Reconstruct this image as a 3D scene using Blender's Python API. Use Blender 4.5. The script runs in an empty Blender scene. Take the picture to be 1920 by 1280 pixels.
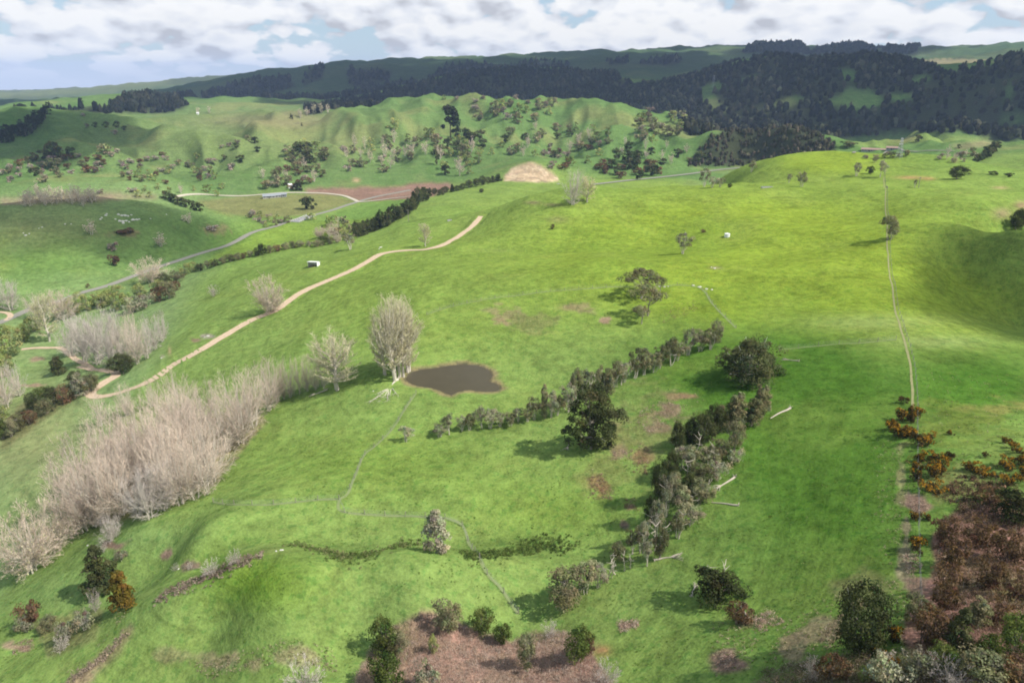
import bpy, math, random
import numpy as np
from mathutils import Vector, Matrix

# ------------------------------------------------------------------ camera, sky, sun, exposure
S = bpy.context.scene
COL = S.collection
PITCH = math.radians(20.95)          # the drone camera looks down by this much
CAMZ = 80.0                          # metres above the pond
cam_data = bpy.data.cameras.new('camera')
cam_data.lens = 24.0; cam_data.sensor_width = 36.0
cam_data.clip_start = 1.0; cam_data.clip_end = 80000.0
cam = bpy.data.objects.new('camera', cam_data); COL.objects.link(cam)
cam.location = (0, 0, CAMZ); cam.rotation_euler = (math.pi/2 - PITCH, 0, 0)
S.camera = cam

SUN_EL = math.radians(49.0)
SUN_AZ = math.radians(108.0)          # clockwise from +Y: the sun stands to the right, a little behind
sun_dir = Vector((math.cos(SUN_EL)*math.sin(SUN_AZ), math.cos(SUN_EL)*math.cos(SUN_AZ), math.sin(SUN_EL)))
sd = bpy.data.lights.new('sun', 'SUN'); sd.energy = 5.0; sd.angle = math.radians(0.5); sd.color = (1.0, 0.955, 0.88)
sun = bpy.data.objects.new('sun', sd); COL.objects.link(sun)
sun.rotation_euler = (-sun_dir).to_track_quat('-Z', 'Y').to_euler()
sun.location = (300, 0, 600)

S.view_settings.view_transform = 'Standard'
S.view_settings.look = 'None'
S.view_settings.exposure = 0.52
S.view_settings.gamma = 1.0
S.view_settings.use_curve_mapping = False
S.cycles.use_denoising = True
try:
    S.cycles.denoiser = 'OPENIMAGEDENOISE'
    S.cycles.denoising_input_passes = 'RGB_ALBEDO_NORMAL'
except Exception: pass
S.cycles.max_bounces = 5; S.cycles.diffuse_bounces = 3; S.cycles.glossy_bounces = 2
S.cycles.transmission_bounces = 3; S.cycles.volume_bounces = 1; S.cycles.transparent_max_bounces = 8
S.cycles.filter_width = 1.9

W = bpy.data.worlds.new('World'); S.world = W; W.use_nodes = True
def build_world():
    nt = W.node_tree; N = nt.nodes; L = nt.links; N.clear()
    def nd(t, **k):
        n = N.new(t)
        for a, b in k.items(): setattr(n, a, b)
        return n
    def math_(op, a, b=None, c=None, clamp=False):
        n = nd('ShaderNodeMath', operation=op); n.use_clamp = clamp
        for i, v in enumerate((a, b, c)):
            if v is None: continue
            if isinstance(v, (int, float)): n.inputs[i].default_value = v
            else: L.new(v, n.inputs[i])
        return n.outputs[0]
    out = nd('ShaderNodeOutputWorld'); bg = nd('ShaderNodeBackground'); bg.inputs[1].default_value = 0.083
    sky = nd('ShaderNodeTexSky', sky_type='NISHITA'); sky.sun_disc = False
    sky.sun_elevation = SUN_EL; sky.sun_rotation = SUN_AZ; sky.altitude = 200; sky.air_density = 1.0; sky.dust_density = 0.6
    geo = nd('ShaderNodeTexCoord'); sep = nd('ShaderNodeSeparateXYZ'); L.new(geo.outputs['Generated'], sep.inputs[0])
    x, y, z = sep.outputs
    # broken cumulus: a noise field that is flattened near the horizon, seen from below
    zc = math_('MAXIMUM', z, 0.0)
    zs = math_('POWER', math_('ADD', zc, 0.004), 0.72)
    def comb(dx, dz, sx, sz):
        c = nd('ShaderNodeCombineXYZ')
        L.new(math_('MULTIPLY_ADD', x, sx, dx), c.inputs[0]); L.new(math_('MULTIPLY', y, sx), c.inputs[1])
        L.new(math_('MULTIPLY_ADD', zs, sz, dz), c.inputs[2]); return c.outputs[0]
    def noise(vec, scale, det, rough, dist=0.0):
        n = nd('ShaderNodeTexNoise'); L.new(vec, n.inputs['Vector'])
        n.inputs['Scale'].default_value = scale; n.inputs['Detail'].default_value = det
        n.inputs['Roughness'].default_value = rough; n.inputs['Distortion'].default_value = dist
        return n.outputs['Fac']
    SX, SZ = 8.0, 11.0
    def puff(vec):
        v = nd('ShaderNodeTexVoronoi', feature='F1'); L.new(vec, v.inputs['Vector']); v.inputs['Scale'].default_value = 2.3
        v.inputs['Detail'].default_value = 1.5; v.inputs['Roughness'].default_value = 0.5
        n = noise(vec, 1.0, 6, 0.50, 0.15)
        return math_('SUBTRACT', n, math_('MULTIPLY', math_('SUBTRACT', v.outputs['Distance'], 0.45), 0.30))
    a = puff(comb(6.3, 2.4, SX, SZ))
    a_up = puff(comb(6.3+0.10, 2.4+0.24, SX, SZ))
    big = noise(comb(9.1, 3.3, 1.6, 5.0), 1.0, 3, 0.5)
    dens = math_('ADD', a, math_('MULTIPLY', math_('SUBTRACT', big, 0.5), 0.55))
    cover = nd('ShaderNodeMapRange'); cover.interpolation_type = 'SMOOTHSTEP'
    L.new(math_('SUBTRACT', dens, math_('MULTIPLY', math_('MINIMUM', zc, 0.5), 0.42)), cover.inputs[0]); cover.inputs[1].default_value = 0.215; cover.inputs[2].default_value = 0.275
    lit = math_('ADD', math_('MULTIPLY', math_('SUBTRACT', a, a_up), 4.2), 0.74, clamp=True)
    lit = math_('SUBTRACT', lit, math_('MULTIPLY', math_('MAXIMUM', math_('SUBTRACT', dens, 0.50), 0.0), 2.6), clamp=True)
    ramp = nd('ShaderNodeValToRGB'); L.new(lit, ramp.inputs[0])
    e = ramp.color_ramp.elements
    e[0].position = 0.0; e[0].color = (0.56, 0.575, 0.63, 1)
    e[1].position = 1.0; e[1].color = (1.0, 1.0, 1.0, 1)
    m = e.new(0.5); m.color = (0.82, 0.845, 0.90, 1)
    cloud = nd('ShaderNodeMix', data_type='RGBA', blend_type='MULTIPLY'); cloud.inputs[0].default_value = 1.0
    L.new(ramp.outputs[0], cloud.inputs[6]); cloud.inputs[7].default_value = (8.9, 8.9, 8.9, 1)
    # pale veil close to the horizon
    veil = nd('ShaderNodeMapRange'); veil.interpolation_type = 'SMOOTHSTEP'
    L.new(z, veil.inputs[0]); veil.inputs[1].default_value = 0.034; veil.inputs[2].default_value = -0.005
    skym = nd('ShaderNodeMix', data_type='RGBA'); skym.inputs[0].default_value = 0.60
    L.new(sky.outputs[0], skym.inputs[6]); skym.inputs[7].default_value = (4.6, 6.2, 7.9, 1)
    mix = nd('ShaderNodeMix', data_type='RGBA'); L.new(cover.outputs[0], mix.inputs[0])
    L.new(skym.outputs[2], mix.inputs[6]); L.new(cloud.outputs[2], mix.inputs[7])
    vm = nd('ShaderNodeMix', data_type='RGBA'); L.new(math_('MULTIPLY', veil.outputs[0], 0.92), vm.inputs[0])
    L.new(mix.outputs[2], vm.inputs[6]); vm.inputs[7].default_value = (6.2, 6.7, 7.6, 1)
    L.new(vm.outputs[2], bg.inputs[0]); L.new(bg.outputs[0], out.inputs[0])
build_world()

# ------------------------------------------------------------------ small helpers
F = 1280.0                                       # focal length in photograph pixels (1920 wide)
cp, sp = math.cos(PITCH), math.sin(PITCH)
def ray(px, py):
    """azimuth, downward tangent (drop per metre of ground distance) of a line of sight"""
    u = (np.asarray(px, float)-960)/F; v = (640-np.asarray(py, float))/F
    dx = u; dy = cp+v*sp; dz = -sp+v*cp
    h = np.hypot(dx, dy)
    return np.arctan2(dx, dy), -dz/h
def project(x, y, z):
    zz = z-CAMZ
    d = y*cp-zz*sp; up = y*sp+zz*cp
    d = np.where(d < 1e-3, 1e-3, d)
    return 960+F*x/d, 640-F*up/d
def smooth(a, b, t):
    t = np.clip((t-a)/(b-a), 0, 1); return t*t*(3-2*t)
_perm = np.random.default_rng(11).permutation(512).astype(np.int64)
_perm = np.concatenate([_perm, _perm])
_gr = np.random.default_rng(12).uniform(0, 2*np.pi, 1024)
_gx, _gy = np.cos(_gr), np.sin(_gr)
def perlin(x, y):
    x = np.asarray(x, float); y = np.asarray(y, float)
    xi = np.floor(x).astype(np.int64); yi = np.floor(y).astype(np.int64)
    fx = x-xi; fy = y-yi; u = fx**3*(fx*(fx*6-15)+10); v = fy**3*(fy*(fy*6-15)+10)
    def g(ix, iy, dx, dy):
        h = _perm[(_perm[ix & 511]+iy) & 511]
        return _gx[h]*dx+_gy[h]*dy
    a = g(xi, yi, fx, fy); b = g(xi+1, yi, fx-1, fy); c = g(xi, yi+1, fx, fy-1); d = g(xi+1, yi+1, fx-1, fy-1)
    return (a+(b-a)*u)+((c+(d-c)*u)-(a+(b-a)*u))*v
def fbm(x, y, wl, o=4, gain=0.5):
    s = 0; a = 1
    for i in range(o):
        s = s+a*perlin(x/wl+17.3*i, y/wl-9.1*i); a *= gain; wl = wl/2.03
    return s
def ridged(x, y, wl, o=3):
    s = 0; a = 1
    for i in range(o):
        s = s+a*(1-2.2*np.abs(perlin(x/wl+5.3*i, y/wl+3.1*i))); a *= 0.45; wl /= 2.1
    return s
def pip(poly, X, Y):
    ins = np.zeros(np.shape(X), bool); n = len(poly)
    for i in range(n):
        x1, y1 = poly[i]; x2, y2 = poly[(i+1) % n]
        if y1 == y2: continue
        c = ((y1 > Y) != (y2 > Y)) & (X < (x2-x1)*(Y-y1)/(y2-y1)+x1)
        ins ^= c
    return ins
def set_tag(o, label=None, cat=None, group=None, kind=None):
    if label: o['label'] = label
    if cat: o['category'] = cat
    if group: o['group'] = group
    if kind: o['kind'] = kind
    return o

# ------------------------------------------------------------------ terrain heights
# surveyed points: a sight line with the height of the ground it meets (z) or its ground distance (r)
CTRL = []
def Z(*pts):
    for px, py, z in pts:
        az, t = ray(px, py); CTRL.append((float(az), float((CAMZ-z)/t), z))
def R(*pts):
    for px, py, r in pts:
        az, t = ray(px, py); CTRL.append((float(az), r, float(CAMZ-r*t)))
def Hd(*pts):
    for px, r, z in pts:
        CTRL.append((math.atan((px-960)/F), r, z))
# near ground
Z((0,1280,-16),(200,1280,-10),(420,1280,-4),(640,1280,0),(850,1280,2),(1050,1280,5),(1250,1280,11),(1450,1280,18),(1650,1280,25),(1920,1280,29))
Z((0,1170,-22),(120,1170,-17),(240,1125,-9),(420,1150,-2),(640,1150,1.5),(850,1120,2),(970,1150,0),(1100,1150,3),(1300,1130,9),(1500,1130,15),(1700,1130,22),(1920,1130,26))
Z((530,1036,4.6),(640,1062,5.2),(740,1042,5.0),(850,1044,4.4),(960,1054,2.2),(1050,1054,0.8),(430,1075,2.6),(340,1100,-1.5),(480,1110,3.4),(620,1120,4.2),(800,1100,4.0))
Z((560,1018,-2.0),(650,1034,-3.2),(760,1016,-3.2),(860,1026,-3.0),(1000,1028,-2.0),(1090,1022,0.0),(400,1055,-5.5),(310,1070,-10.5),(250,1095,-13.5))
Z((380,1000,-2),(260,1000,-9),(160,1010,-19),(0,1080,-28))
Z((0,940,-34),(100,960,-27),(230,950,-16),(400,940,-5),(640,935,-1.5),(860,940,-1),(1050,930,1),(1250,940,6),(1450,940,11),(1700,940,19),(1920,940,22))
Z((60,800,-36),(0,830,-38),(170,770,-31),(200,850,-24),(400,850,-12),(560,830,-6),(760,820,-2.5),(940,800,-1),(1100,830,3),(1300,800,8),(1450,790,10.5),(1700,800,17),(1920,800,18))
Z((0,720,-43),(170,740,-31),(230,700,-31),(330,690,-22),(450,700,-15),(600,730,-5),(690,740,-2),(1060,700,2),(1200,690,5.5),(1350,640,10),(1450,690,12),(1700,690,16),(1920,690,15))
Z((760,710,0.3),(850,735,0.3),(930,715,0.3),(850,685,0.4),(950,700,0.6))
Z((1490,650,12.5),(1690,640,15.5),(1800,650,14),(1920,655,12))
Z((1780,575,8.5),(1860,600,2),(1920,622,-2),(1920,560,-1.5),(1800,525,8),(1750,500,13.5),(1860,490,11),(1920,500,12),(1800,440,23),(1920,440,26),(1720,400,23),(1850,390,27))
Z((330,675,-21),(420,630,-17.5),(500,590,-14.5),(560,555,-12),(640,515,-9.5),(720,475,-7),(800,465,-7),(860,440,-9),(900,405,-11))
Z((640,600,-5),(800,600,2),(950,580,5),(1100,590,6),(1200,560,8),(800,540,3))
Z((330,575,-30),(400,520,-31),(480,480,-32),(560,465,-32),(660,455,-28),(740,430,-24),(800,390,-26),(870,350,-30),(940,340,-31),(560,500,-20),(660,470,-17),(760,430,-16),(860,390,-18))
Z((0,600,-44),(150,550,-44),(270,515,-44),(400,468,-44),(500,430,-44),(580,408,-44),(680,382,-44),(770,362,-44),(0,650,-44),(100,640,-43.5),(200,620,-42),(60,700,-42))
Z((0,540,-41),(120,510,-37),(250,490,-40),(380,450,-41),(0,450,-22),(100,440,-20),(200,440,-24),(300,430,-27),(0,376,-10),(120,376,-11),(220,378,-13),(300,392,-18),(400,400,-28),(480,424,-40))
Hd((0,760,-42),(150,760,-42),(260,740,-42),(400,700,-44))
Z((500,372,-44),(620,380,-44),(720,350,-43),(840,335,-38),(400,362,-43),(300,352,-40),(600,352,-42))
# middle knoll and the ridge paddocks
Z((760,490,-5),(850,482,-1.5),(950,478,0.5),(1100,474,3.5),(1250,460,6),(850,508,3.5),(950,508,6.5),(1100,502,9.5),(1250,494,11.5),(1380,470,10),(1500,480,12),(1000,425,7),(1100,400,12),(1250,400,13),(1450,420,14),(1600,410,16),(1660,450,18),(1670,540,16),(1500,560,12),(1350,560,10))
Z((930,398,0),(985,376,8),(1060,354,15),(1150,347,18),(1250,348,17),(1350,351,15.5),(1450,353,14),(1600,355,17))
Hd((930,520,-20),(985,560,-24),(1060,600,-26),(1150,640,-28),(1250,640,-28),(1330,620,-22))
Z((1500,330,16),(1540,294,23),(1430,312,15),(1640,302,22),(1700,294,24),(1760,297,24),(1850,318,20),(1920,335,18),(1640,335,18),(1750,350,20),(1380,325,4))
Hd((1540,760,-14),(1430,740,-24),(1640,780,-10),(1740,760,-6),(1850,720,0),(1350,760,-30))
Z((1200,338,-32),(1100,335,-32),(1300,325,-32),(1380,314,-32),(1250,331,-32),(1340,319,-32),(1150,342,-32),(1600,282,-31),(1700,272,-31),(1800,264,-30),(1640,262,-30),(1580,264,-30))
R((1900,268,980),(1920,300,800),(1800,300,850))
# quarry mound and the hills behind the valley
Z((940,341,-32),(1050,341,-32),(990,304,-14),(1060,318,-22),(930,318,-26))
R((700,206,1260),(780,191,1300),(850,181,1300),(940,184,1300),(1040,191,1240),(1130,216,1150),(1210,206,1200),(1290,236,1150),(1330,262,1090))
R((850,262,1080),(950,262,1060),(1050,262,1040),(1150,278,1000),(1250,300,940),(780,262,1100),(900,222,1190),(1050,225,1140))
R((0,250,1300),(60,236,1360),(120,220,1430),(200,214,1500),(300,214,1550),(400,221,1450),(500,212,1520),(600,214,1400))
R((100,330,900),(220,290,1060),(300,262,1130),(400,280,1050),(500,252,1160),(600,262,1120),(700,268,1060),(30,292,1080),(100,258,1260),(620,320,940),(460,325,930),(300,330,910),(780,320,930),(740,300,990))
Hd((0,1900,0),(150,1900,0),(300,1950,-5),(450,1900,0),(600,1850,5),(750,1700,20),(850,1650,20),(950,1650,20),(1050,1600,10),(1150,1480,0),(1250,1450,-5))
R((1320,282,960),(1350,258,1010),(1385,240,1040),(1450,231,1050),(1510,246,1040),(1560,278,980)); Z((1330,312,-31),(1450,300,-31))
Hd((1450,1220,-28),(1380,1250,-25),(1540,1180,-30))
# forested hills
R((1180,168,2150),(1290,155,2050),(1380,128,2000),(1450,112,2000),(1550,112,2000),(1650,110,2050),(1720,128,2050),(1780,146,2100),(1850,132,2000),(1920,112,1900))
R((1330,256,1480),(1450,238,1450),(1560,256,1370),(1700,250,1400),(1800,246,1430),(1920,250,1400),(1300,205,1750),(1450,180,1700),(1590,200,1640),(1700,190,1720),(1800,200,1650),(1900,180,1650))
R((640,198,2150),(700,185,2250),(780,163,2300),(870,142,2350),(960,138,2350),(1050,137,2300),(1130,146,2250))
R((640,205,2000),(800,195,2050),(950,180,2050),(1100,190,1900),(1200,205,1800))
R((200,202,1950),(240,186,2150),(280,181,2200),(330,188,2200),(370,203,2000))
# far ridges
Hd((640,2800,10),(800,2900,20),(950,2900,30),(1100,2800,60),(1200,2700,60),(450,2700,0),(200,2700,-20),(0,2500,-20),(1400,2600,90),(1600,2600,90),(1780,2500,90),(1920,2400,100))
R((370,178,3300),(450,150,3500),(520,138,3600),(600,123,3700),(640,125,3700),(700,119,3700),(800,122,3700),(900,116,3800),(1000,112,3900))
R((420,185,3000),(560,180,3000),(700,172,3000))
R((1060,103,4300),(1150,99,4400),(1280,96,4500),(1400,93,4500),(1500,96,4500),(1600,93,4500),(1700,97,4500),(1800,91,4400),(1920,88,4300))
R((1160,140,3100),(1280,125,3300),(1400,112,3600),(1780,118,3300),(1900,108,3200))
R((0,196,3600),(120,192,3700),(240,186,3800),(0,178,7000),(100,171,7200),(200,166,7200),(300,160,7200),(400,150,6500),(470,143,6000))
Hd((0,5000,-60),(200,5000,-60),(350,4900,-20),(640,6000,50),(1000,6500,80),(1400,7000,100),(1800,7000,100))
for px in (-300,0,300,650,960,1300,1600,1920,2220):
    Hd((px,12000,-60),(px,30000,-160))
# outside the frame and under the camera
for az in (-1.15,-1.7,-2.4,-3.0,1.15,1.7,2.4,3.0):
    k = math.sin(az)
    for r, z in ((40, 4+14*k), (90, 4+22*k), (250, -4+26*k), (800, -20+25*k), (2500, 50), (7000, 60), (30000, -160)):
        CTRL.append((az, r, z))
for az in (-0.8,-0.4,0,0.4,0.8): CTRL.append((az, 38, 4+16*math.sin(az)))
Hd((-250,200,-40),(-250,400,-42),(-250,900,-30),(-250,1500,80),(-250,4000,0),(2170,120,24),(2170,300,24),(2170,600,15),(2170,1500,20),(2170,2200,170),(2170,4500,280))

C = np.array(CTRL)
def tps_fit(C, lam=3e-5):
    P = np.stack([C[:,0], np.log(C[:,1])], 1); n = len(P)
    d2 = ((P[:,None]-P[None])**2).sum(-1)+1e-12
    A = np.zeros((n+3, n+3)); A[:n,:n] = 0.5*d2*np.log(d2)+np.eye(n)*lam
    A[:n,n] = 1; A[:n,n+1:] = P; A[n:,:n] = A[:n,n:].T
    b = np.zeros(n+3); b[:n] = C[:,2]
    return P, np.linalg.solve(A, b)
TP, TW = tps_fit(C)
def tps(az, lr):
    o = np.empty(az.shape); f = az.ravel(); g = lr.ravel(); res = np.empty(f.shape)
    n = len(TP)
    for i in range(0, len(f), 20000):
        a = f[i:i+20000]; b = g[i:i+20000]
        d2 = (a[:,None]-TP[None,:,0])**2+(b[:,None]-TP[None,:,1])**2+1e-12
        res[i:i+20000] = (0.5*d2*np.log(d2)) @ TW[:n]+TW[n]+TW[n+1]*a+TW[n+2]*b
    o[...] = res.reshape(az.shape); return o

AZ = np.concatenate([np.linspace(-math.pi, -0.92, 34)[:-1], np.linspace(-0.92, 0.92, 780), np.linspace(0.92, math.pi, 34)[1:]])
LR = np.concatenate([np.linspace(math.log(9), math.log(58), 40)[:-1], np.linspace(math.log(58), math.log(760), 360)[:-1], np.linspace(math.log(760), math.log(5200), 270)[:-1], np.linspace(math.log(5200), math.log(12500), 40)])
nA, nR = len(AZ), len(LR)
# spline on a coarse lattice, then interpolated onto the fine one
_ca = np.concatenate([np.linspace(-math.pi, -1.0, 24)[:-1], np.linspace(-1.0, 1.0, 300), np.linspace(1.0, math.pi, 24)[1:]])
_cr = np.linspace(LR[0], LR[-1], 420)
_cz = tps(*np.meshgrid(_ca, _cr, indexing='ij'))
def bil(ax, ay, T, a, b):
    i = np.clip(np.searchsorted(ax, a)-1, 0, len(ax)-2); j = np.clip(np.searchsorted(ay, b)-1, 0, len(ay)-2)
    u = np.clip((a-ax[i])/(ax[i+1]-ax[i]), 0, 1); v = np.clip((b-ay[j])/(ay[j+1]-ay[j]), 0, 1)
    return (T[i,j]*(1-u)+T[i+1,j]*u)*(1-v)+(T[i,j+1]*(1-u)+T[i+1,j+1]*u)*v
def cubic_up(ax, ay, T, A1, B1):
    # separable Catmull-Rom on the uneven lattice (smooth shading)
    def one(ax, T, A1):
        i = np.clip(np.searchsorted(ax, A1)-1, 1, len(ax)-3); t = ((A1-ax[i])/(ax[i+1]-ax[i]))[:,None]
        p0, p1, p2, p3 = T[i-1], T[i], T[i+1], T[i+2]
        return 0.5*(2*p1+(p2-p0)*t+(2*p0-5*p1+4*p2-p3)*t*t+(3*p1-p0-3*p2+p3)*t**3)
    return one(ay, one(ax, T, A1).T.copy(), B1).T
GZ = cubic_up(_ca, _cr, _cz, AZ, LR)
GA, GL = np.meshgrid(AZ, LR, indexing='ij'); GR = np.exp(GL)
GX, GY = GR*np.sin(GA), GR*np.cos(GA)
# natural relief on top of the survey
GZ = GZ + 0.35*fbm(GX, GY, 14, 3)*smooth(900, 300, GR) + 1.0*fbm(GX, GY, 55, 3)*smooth(1500, 600, GR)*smooth(60, 220, GR)
_knob = 1-0.88*smooth(0.22, 0.27, GA)*smooth(0.47, 0.42, GA)*smooth(800, 880, GR)*smooth(1180, 1080, GR)
_hill = _knob*smooth(880, 1020, GR)*smooth(1900, 1400, GR)*smooth(-36, -16, GZ)
_wx = 60*fbm(GX, GY, 300, 2); _wy = 60*fbm(GX+900, GY-500, 300, 2)
GZ = GZ + _hill*(22.0*(ridged(GA*1150+_wx*.55, GR*0.42+_wy*.55, 130, 3)-1.22) + 12.0*(ridged(GX+_wx, GY+_wy, 200, 2)-1.1) + 3.0*fbm(GX, GY, 60, 3))
_far = smooth(1500, 2200, GR)*smooth(12000, 6000, GR)
GZ = GZ + _far*(20*(ridged(GX+_wx, GY+_wy, 420, 3)-0.75) + smooth(2700, 2200, GR)*16*(ridged(GX-_wx, GY*0.6+_wy, 210, 2)-0.8) + 6*fbm(GX, GY, 300, 4))*np.clip(GR/2600, 0.6, 1.6)
_nr = smooth(75, 130, GR)*smooth(840, 640, GR)*smooth(-41, -33, GZ)
GZ = GZ + _nr*(1.0+3.4*smooth(190, 420, GR))*(ridged(GX+_wx*.35, GY+_wy*.35, 120, 2)-0.55)
_lh = smooth(430, 480, GR)*smooth(640, 560, GR)*smooth(-0.15, -0.3, GA)
GZ = GZ + _lh*1.6*fbm(GX, GY, 40, 3)
def H(x, y):
    x = np.asarray(x, float); y = np.asarray(y, float)
    return bil(AZ, LR, GZ, np.arctan2(x, y), np.log(np.maximum(np.hypot(x, y), 9.01)))
_rs = np.exp(np.linspace(math.log(45), math.log(9000), 2600)); _lrs = np.log(_rs)
def at(px, py):
    """the point of the ground met by a line of sight"""
    a, t = ray(px, py); a = float(a); t = float(t)
    z = bil(AZ, LR, GZ, np.full(_rs.shape, a), _lrs)
    d = CAMZ-_rs*t-z
    k = np.argmax(d <= 0)
    if d[k] > 0: k = np.argmin(d)
    if k > 0 and d[k-1] > 0 >= d[k]:
        f = d[k-1]/(d[k-1]-d[k]); r = _rs[k-1]+(_rs[k]-_rs[k-1])*f
    else: r = _rs[k]
    x, y = r*math.sin(a), r*math.cos(a)
    return Vector((x, y, float(H(x, y))))
def mpp(p):
    """metres that one photograph pixel spans at p"""
    return (p.y*cp-(p.z-CAMZ)*sp)/F
def seg_dist(X, Y, pts, closed=False):
    d = np.full(X.shape, 1e9); n = len(pts)
    for i in range(n if closed else n-1):
        ax, ay = pts[i][:2]; bx, by = pts[(i+1) % n][:2]
        L2 = (bx-ax)**2+(by-ay)**2+1e-9
        t = np.clip(((X-ax)*(bx-ax)+(Y-ay)*(by-ay))/L2, 0, 1)
        d = np.minimum(d, np.hypot(X-ax-t*(bx-ax), Y-ay-t*(by-ay)))
    return d
def catmull(pts, step):
    P = [np.array(p, float) for p in pts]; P = [2*P[0]-P[1]]+P+[2*P[-1]-P[-2]]
    out = []
    for i in range(1, len(P)-2):
        n = max(2, int(np.linalg.norm(P[i+1]-P[i])/step))
        for k in range(n):
            t = k/n
            out.append(0.5*(2*P[i]+(P[i+1]-P[i-1])*t+(2*P[i-1]-5*P[i]+4*P[i+1]-P[i+2])*t*t+(3*P[i]-P[i-1]-3*P[i+1]+P[i+2])*t**3))
    out.append(P[-2]); return np.array(out)

# ---- pond basin
POND_PX = [(757,711),(766,699),(786,692),(812,689),(850,683),(880,682),(905,686),(922,696),(926,707),(918,713),(934,719),(940,726),(934,734),(906,735),(880,732),(862,735),(846,742),(832,737),(812,729),(786,725),(768,720)]
def flat_pt(px, py, z):
    a, t = ray(px, py); r = (CAMZ-z)/float(t); return (r*math.sin(a), r*math.cos(a))
POND = [flat_pt(px, py, 0.0) for px, py in POND_PX]
POND = [tuple(p) for p in catmull(POND+[POND[0]], 1.0)[:-1]]
_sel = (np.abs(GA) < 0.3) & (GR > 120) & (GR < 260)
_ix = np.where(_sel)
_d = seg_dist(GX[_ix], GY[_ix], POND, True); _in = pip(POND, GX[_ix], GY[_ix]); _sd = np.where(_in, -_d, _d)
_w = smooth(22, 3, _sd); _tz = np.clip(_sd*0.16+0.02, -0.9, 0.5)
GZ[_ix] = GZ[_ix]*(1-_w)+_tz*_w
POND_SD = np.full(GX.shape, 99.0); POND_SD[_ix] = _sd

# ---- carve the vehicle tracks into the slope a little: benches follow the track
def world_path(px_pts, step): return catmull([tuple(at(*p))[:2] for p in px_pts], step)
TRACK_PX = [(902,405),(893,416),(878,431),(858,445),(832,458),(800,467),(765,470),(735,472),(712,478),(690,490),(664,505),(640,516),(610,528),(580,541),(556,554),(535,569),(515,582),(492,592),(470,602),(440,619),(412,634),(385,650),(352,668),(325,684),(300,703),(270,720),(235,733),(205,741),(180,745),(171,740),(178,730),(196,716),(216,703),(214,697),(196,695),(172,690),(150,688)]
TRACK = world_path(TRACK_PX, 1.5)
TRACK2 = world_path([(172,690),(140,672),(118,654),(90,652),(64,653),(40,655)], 1.5)
ROAD = world_path([(-60,628),(0,604),(60,580),(110,565),(150,551),(205,534),(250,518),(300,500),(350,484),(400,468),(450,449),(500,430),(540,416),(585,404),(620,395),(660,382),(690,373),(720,366),(770,356)], 4)
ROAD2 = catmull([flat_pt(px, py, -31.6) for px, py in ((1110,346),(1180,338),(1240,332),(1300,325),(1350,318),(1395,314))], 5)
LANE = world_path([(330,369),(400,366),(470,367),(530,362),(580,362),(620,364),(650,369),(672,379)], 4)
LANE2 = world_path([(672,379),(700,377),(740,372),(790,366)], 4)
DRIVE = world_path([(-20,585),(8,586),(20,592),(12,600)], 2)
VROAD = world_path([(1600,288),(1660,286),(1720,285),(1790,284)], 8)
FLANE = world_path([(1690,271),(1740,268),(1800,266)], 8)
def level_path(path, w, edge):
    """grade the ground so that a road lies level across"""
    global GZ
    x0, y0 = path.min(0)-w*4; x1, y1 = path.max(0)+w*4
    ix = np.where((GX > x0) & (GX < x1) & (GY > y0) & (GY < y1))
    if not len(ix[0]): return
    X, Y = GX[ix], GY[ix]; best = np.full(X.shape, 1e9); zz = np.zeros(X.shape)
    hz = H(path[:,0], path[:,1]); k = 9
    hz = np.convolve(np.pad(hz, k//2, mode='edge'), np.ones(k)/k, 'valid')
    for i in range(0, len(path)):
        d = (X-path[i,0])**2+(Y-path[i,1])**2; m = d < best
        best[m] = d[m]; zz[m] = hz[i]
    best = np.sqrt(best); wt = smooth(w+edge, w, best)
    GZ[ix] = GZ[ix]*(1-wt)+zz*wt
for p, w, e in ((TRACK, 3.0, 3.5), (ROAD, 5.5, 6), (TRACK2, 2.5, 3)): level_path(p, w, e)
_ix = np.where((GX > -200) & (GX < 600) & (GY > 500) & (GY < 1150)); _d = seg_dist(GX[_ix], GY[_ix], [tuple(q) for q in ROAD2[::6]]+[tuple(ROAD2[-1])]); _w = smooth(70, 14, _d); GZ[_ix] = GZ[_ix]*(1-_w)-32.0*_w

PX, PY = project(GX, GY, GZ)
infront = (GY*cp-(GZ-CAMZ)*sp) > 1
PX = np.where(infront, PX, -9999); PY = np.where(infront, PY, -9999)
# is a ground point in the line of sight (used to keep painted land-use on the slope it belongs to)
_tan = (CAMZ-GZ)/GR
_mx = np.minimum.accumulate(_tan, axis=1)
VIS = _tan <= np.concatenate([np.full((nA, 1), 9.0), _mx[:, :-1]], 1)+0.002

NJ0 = fbm(GX+77, GY-31, 4.5, 2); NJ1 = fbm(GX, GY, 14, 3); NJ2 = fbm(GX+333, GY+71, 60, 3); NJ3 = fbm(GX-200, GY+900, 240, 3)
def region(poly, r0=0, r1=1e9, jit=3.0, wl=None):
    """ground inside an outline, with an uneven edge"""
    m = (GR > r0) & (GR < r1)
    j = jit*(NJ1 if wl is None else NJ2)
    return pip(poly, PX+j*1.6, PY+j)*m
def spot(px, py, sx, sy, r0=0, r1=1e9):
    return np.exp(-((PX-px)/sx)**2-((PY-py)/sy)**2)*((GR > r0) & (GR < r1))
def soft(m, n=2):
    m = m.astype(float)
    for _ in range(n):
        m[1:-1] = (m[:-2]+2*m[1:-1]+m[2:])/4; m[:,1:-1] = (m[:,:-2]+2*m[:,1:-1]+m[:,2:])/4
    return m
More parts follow.
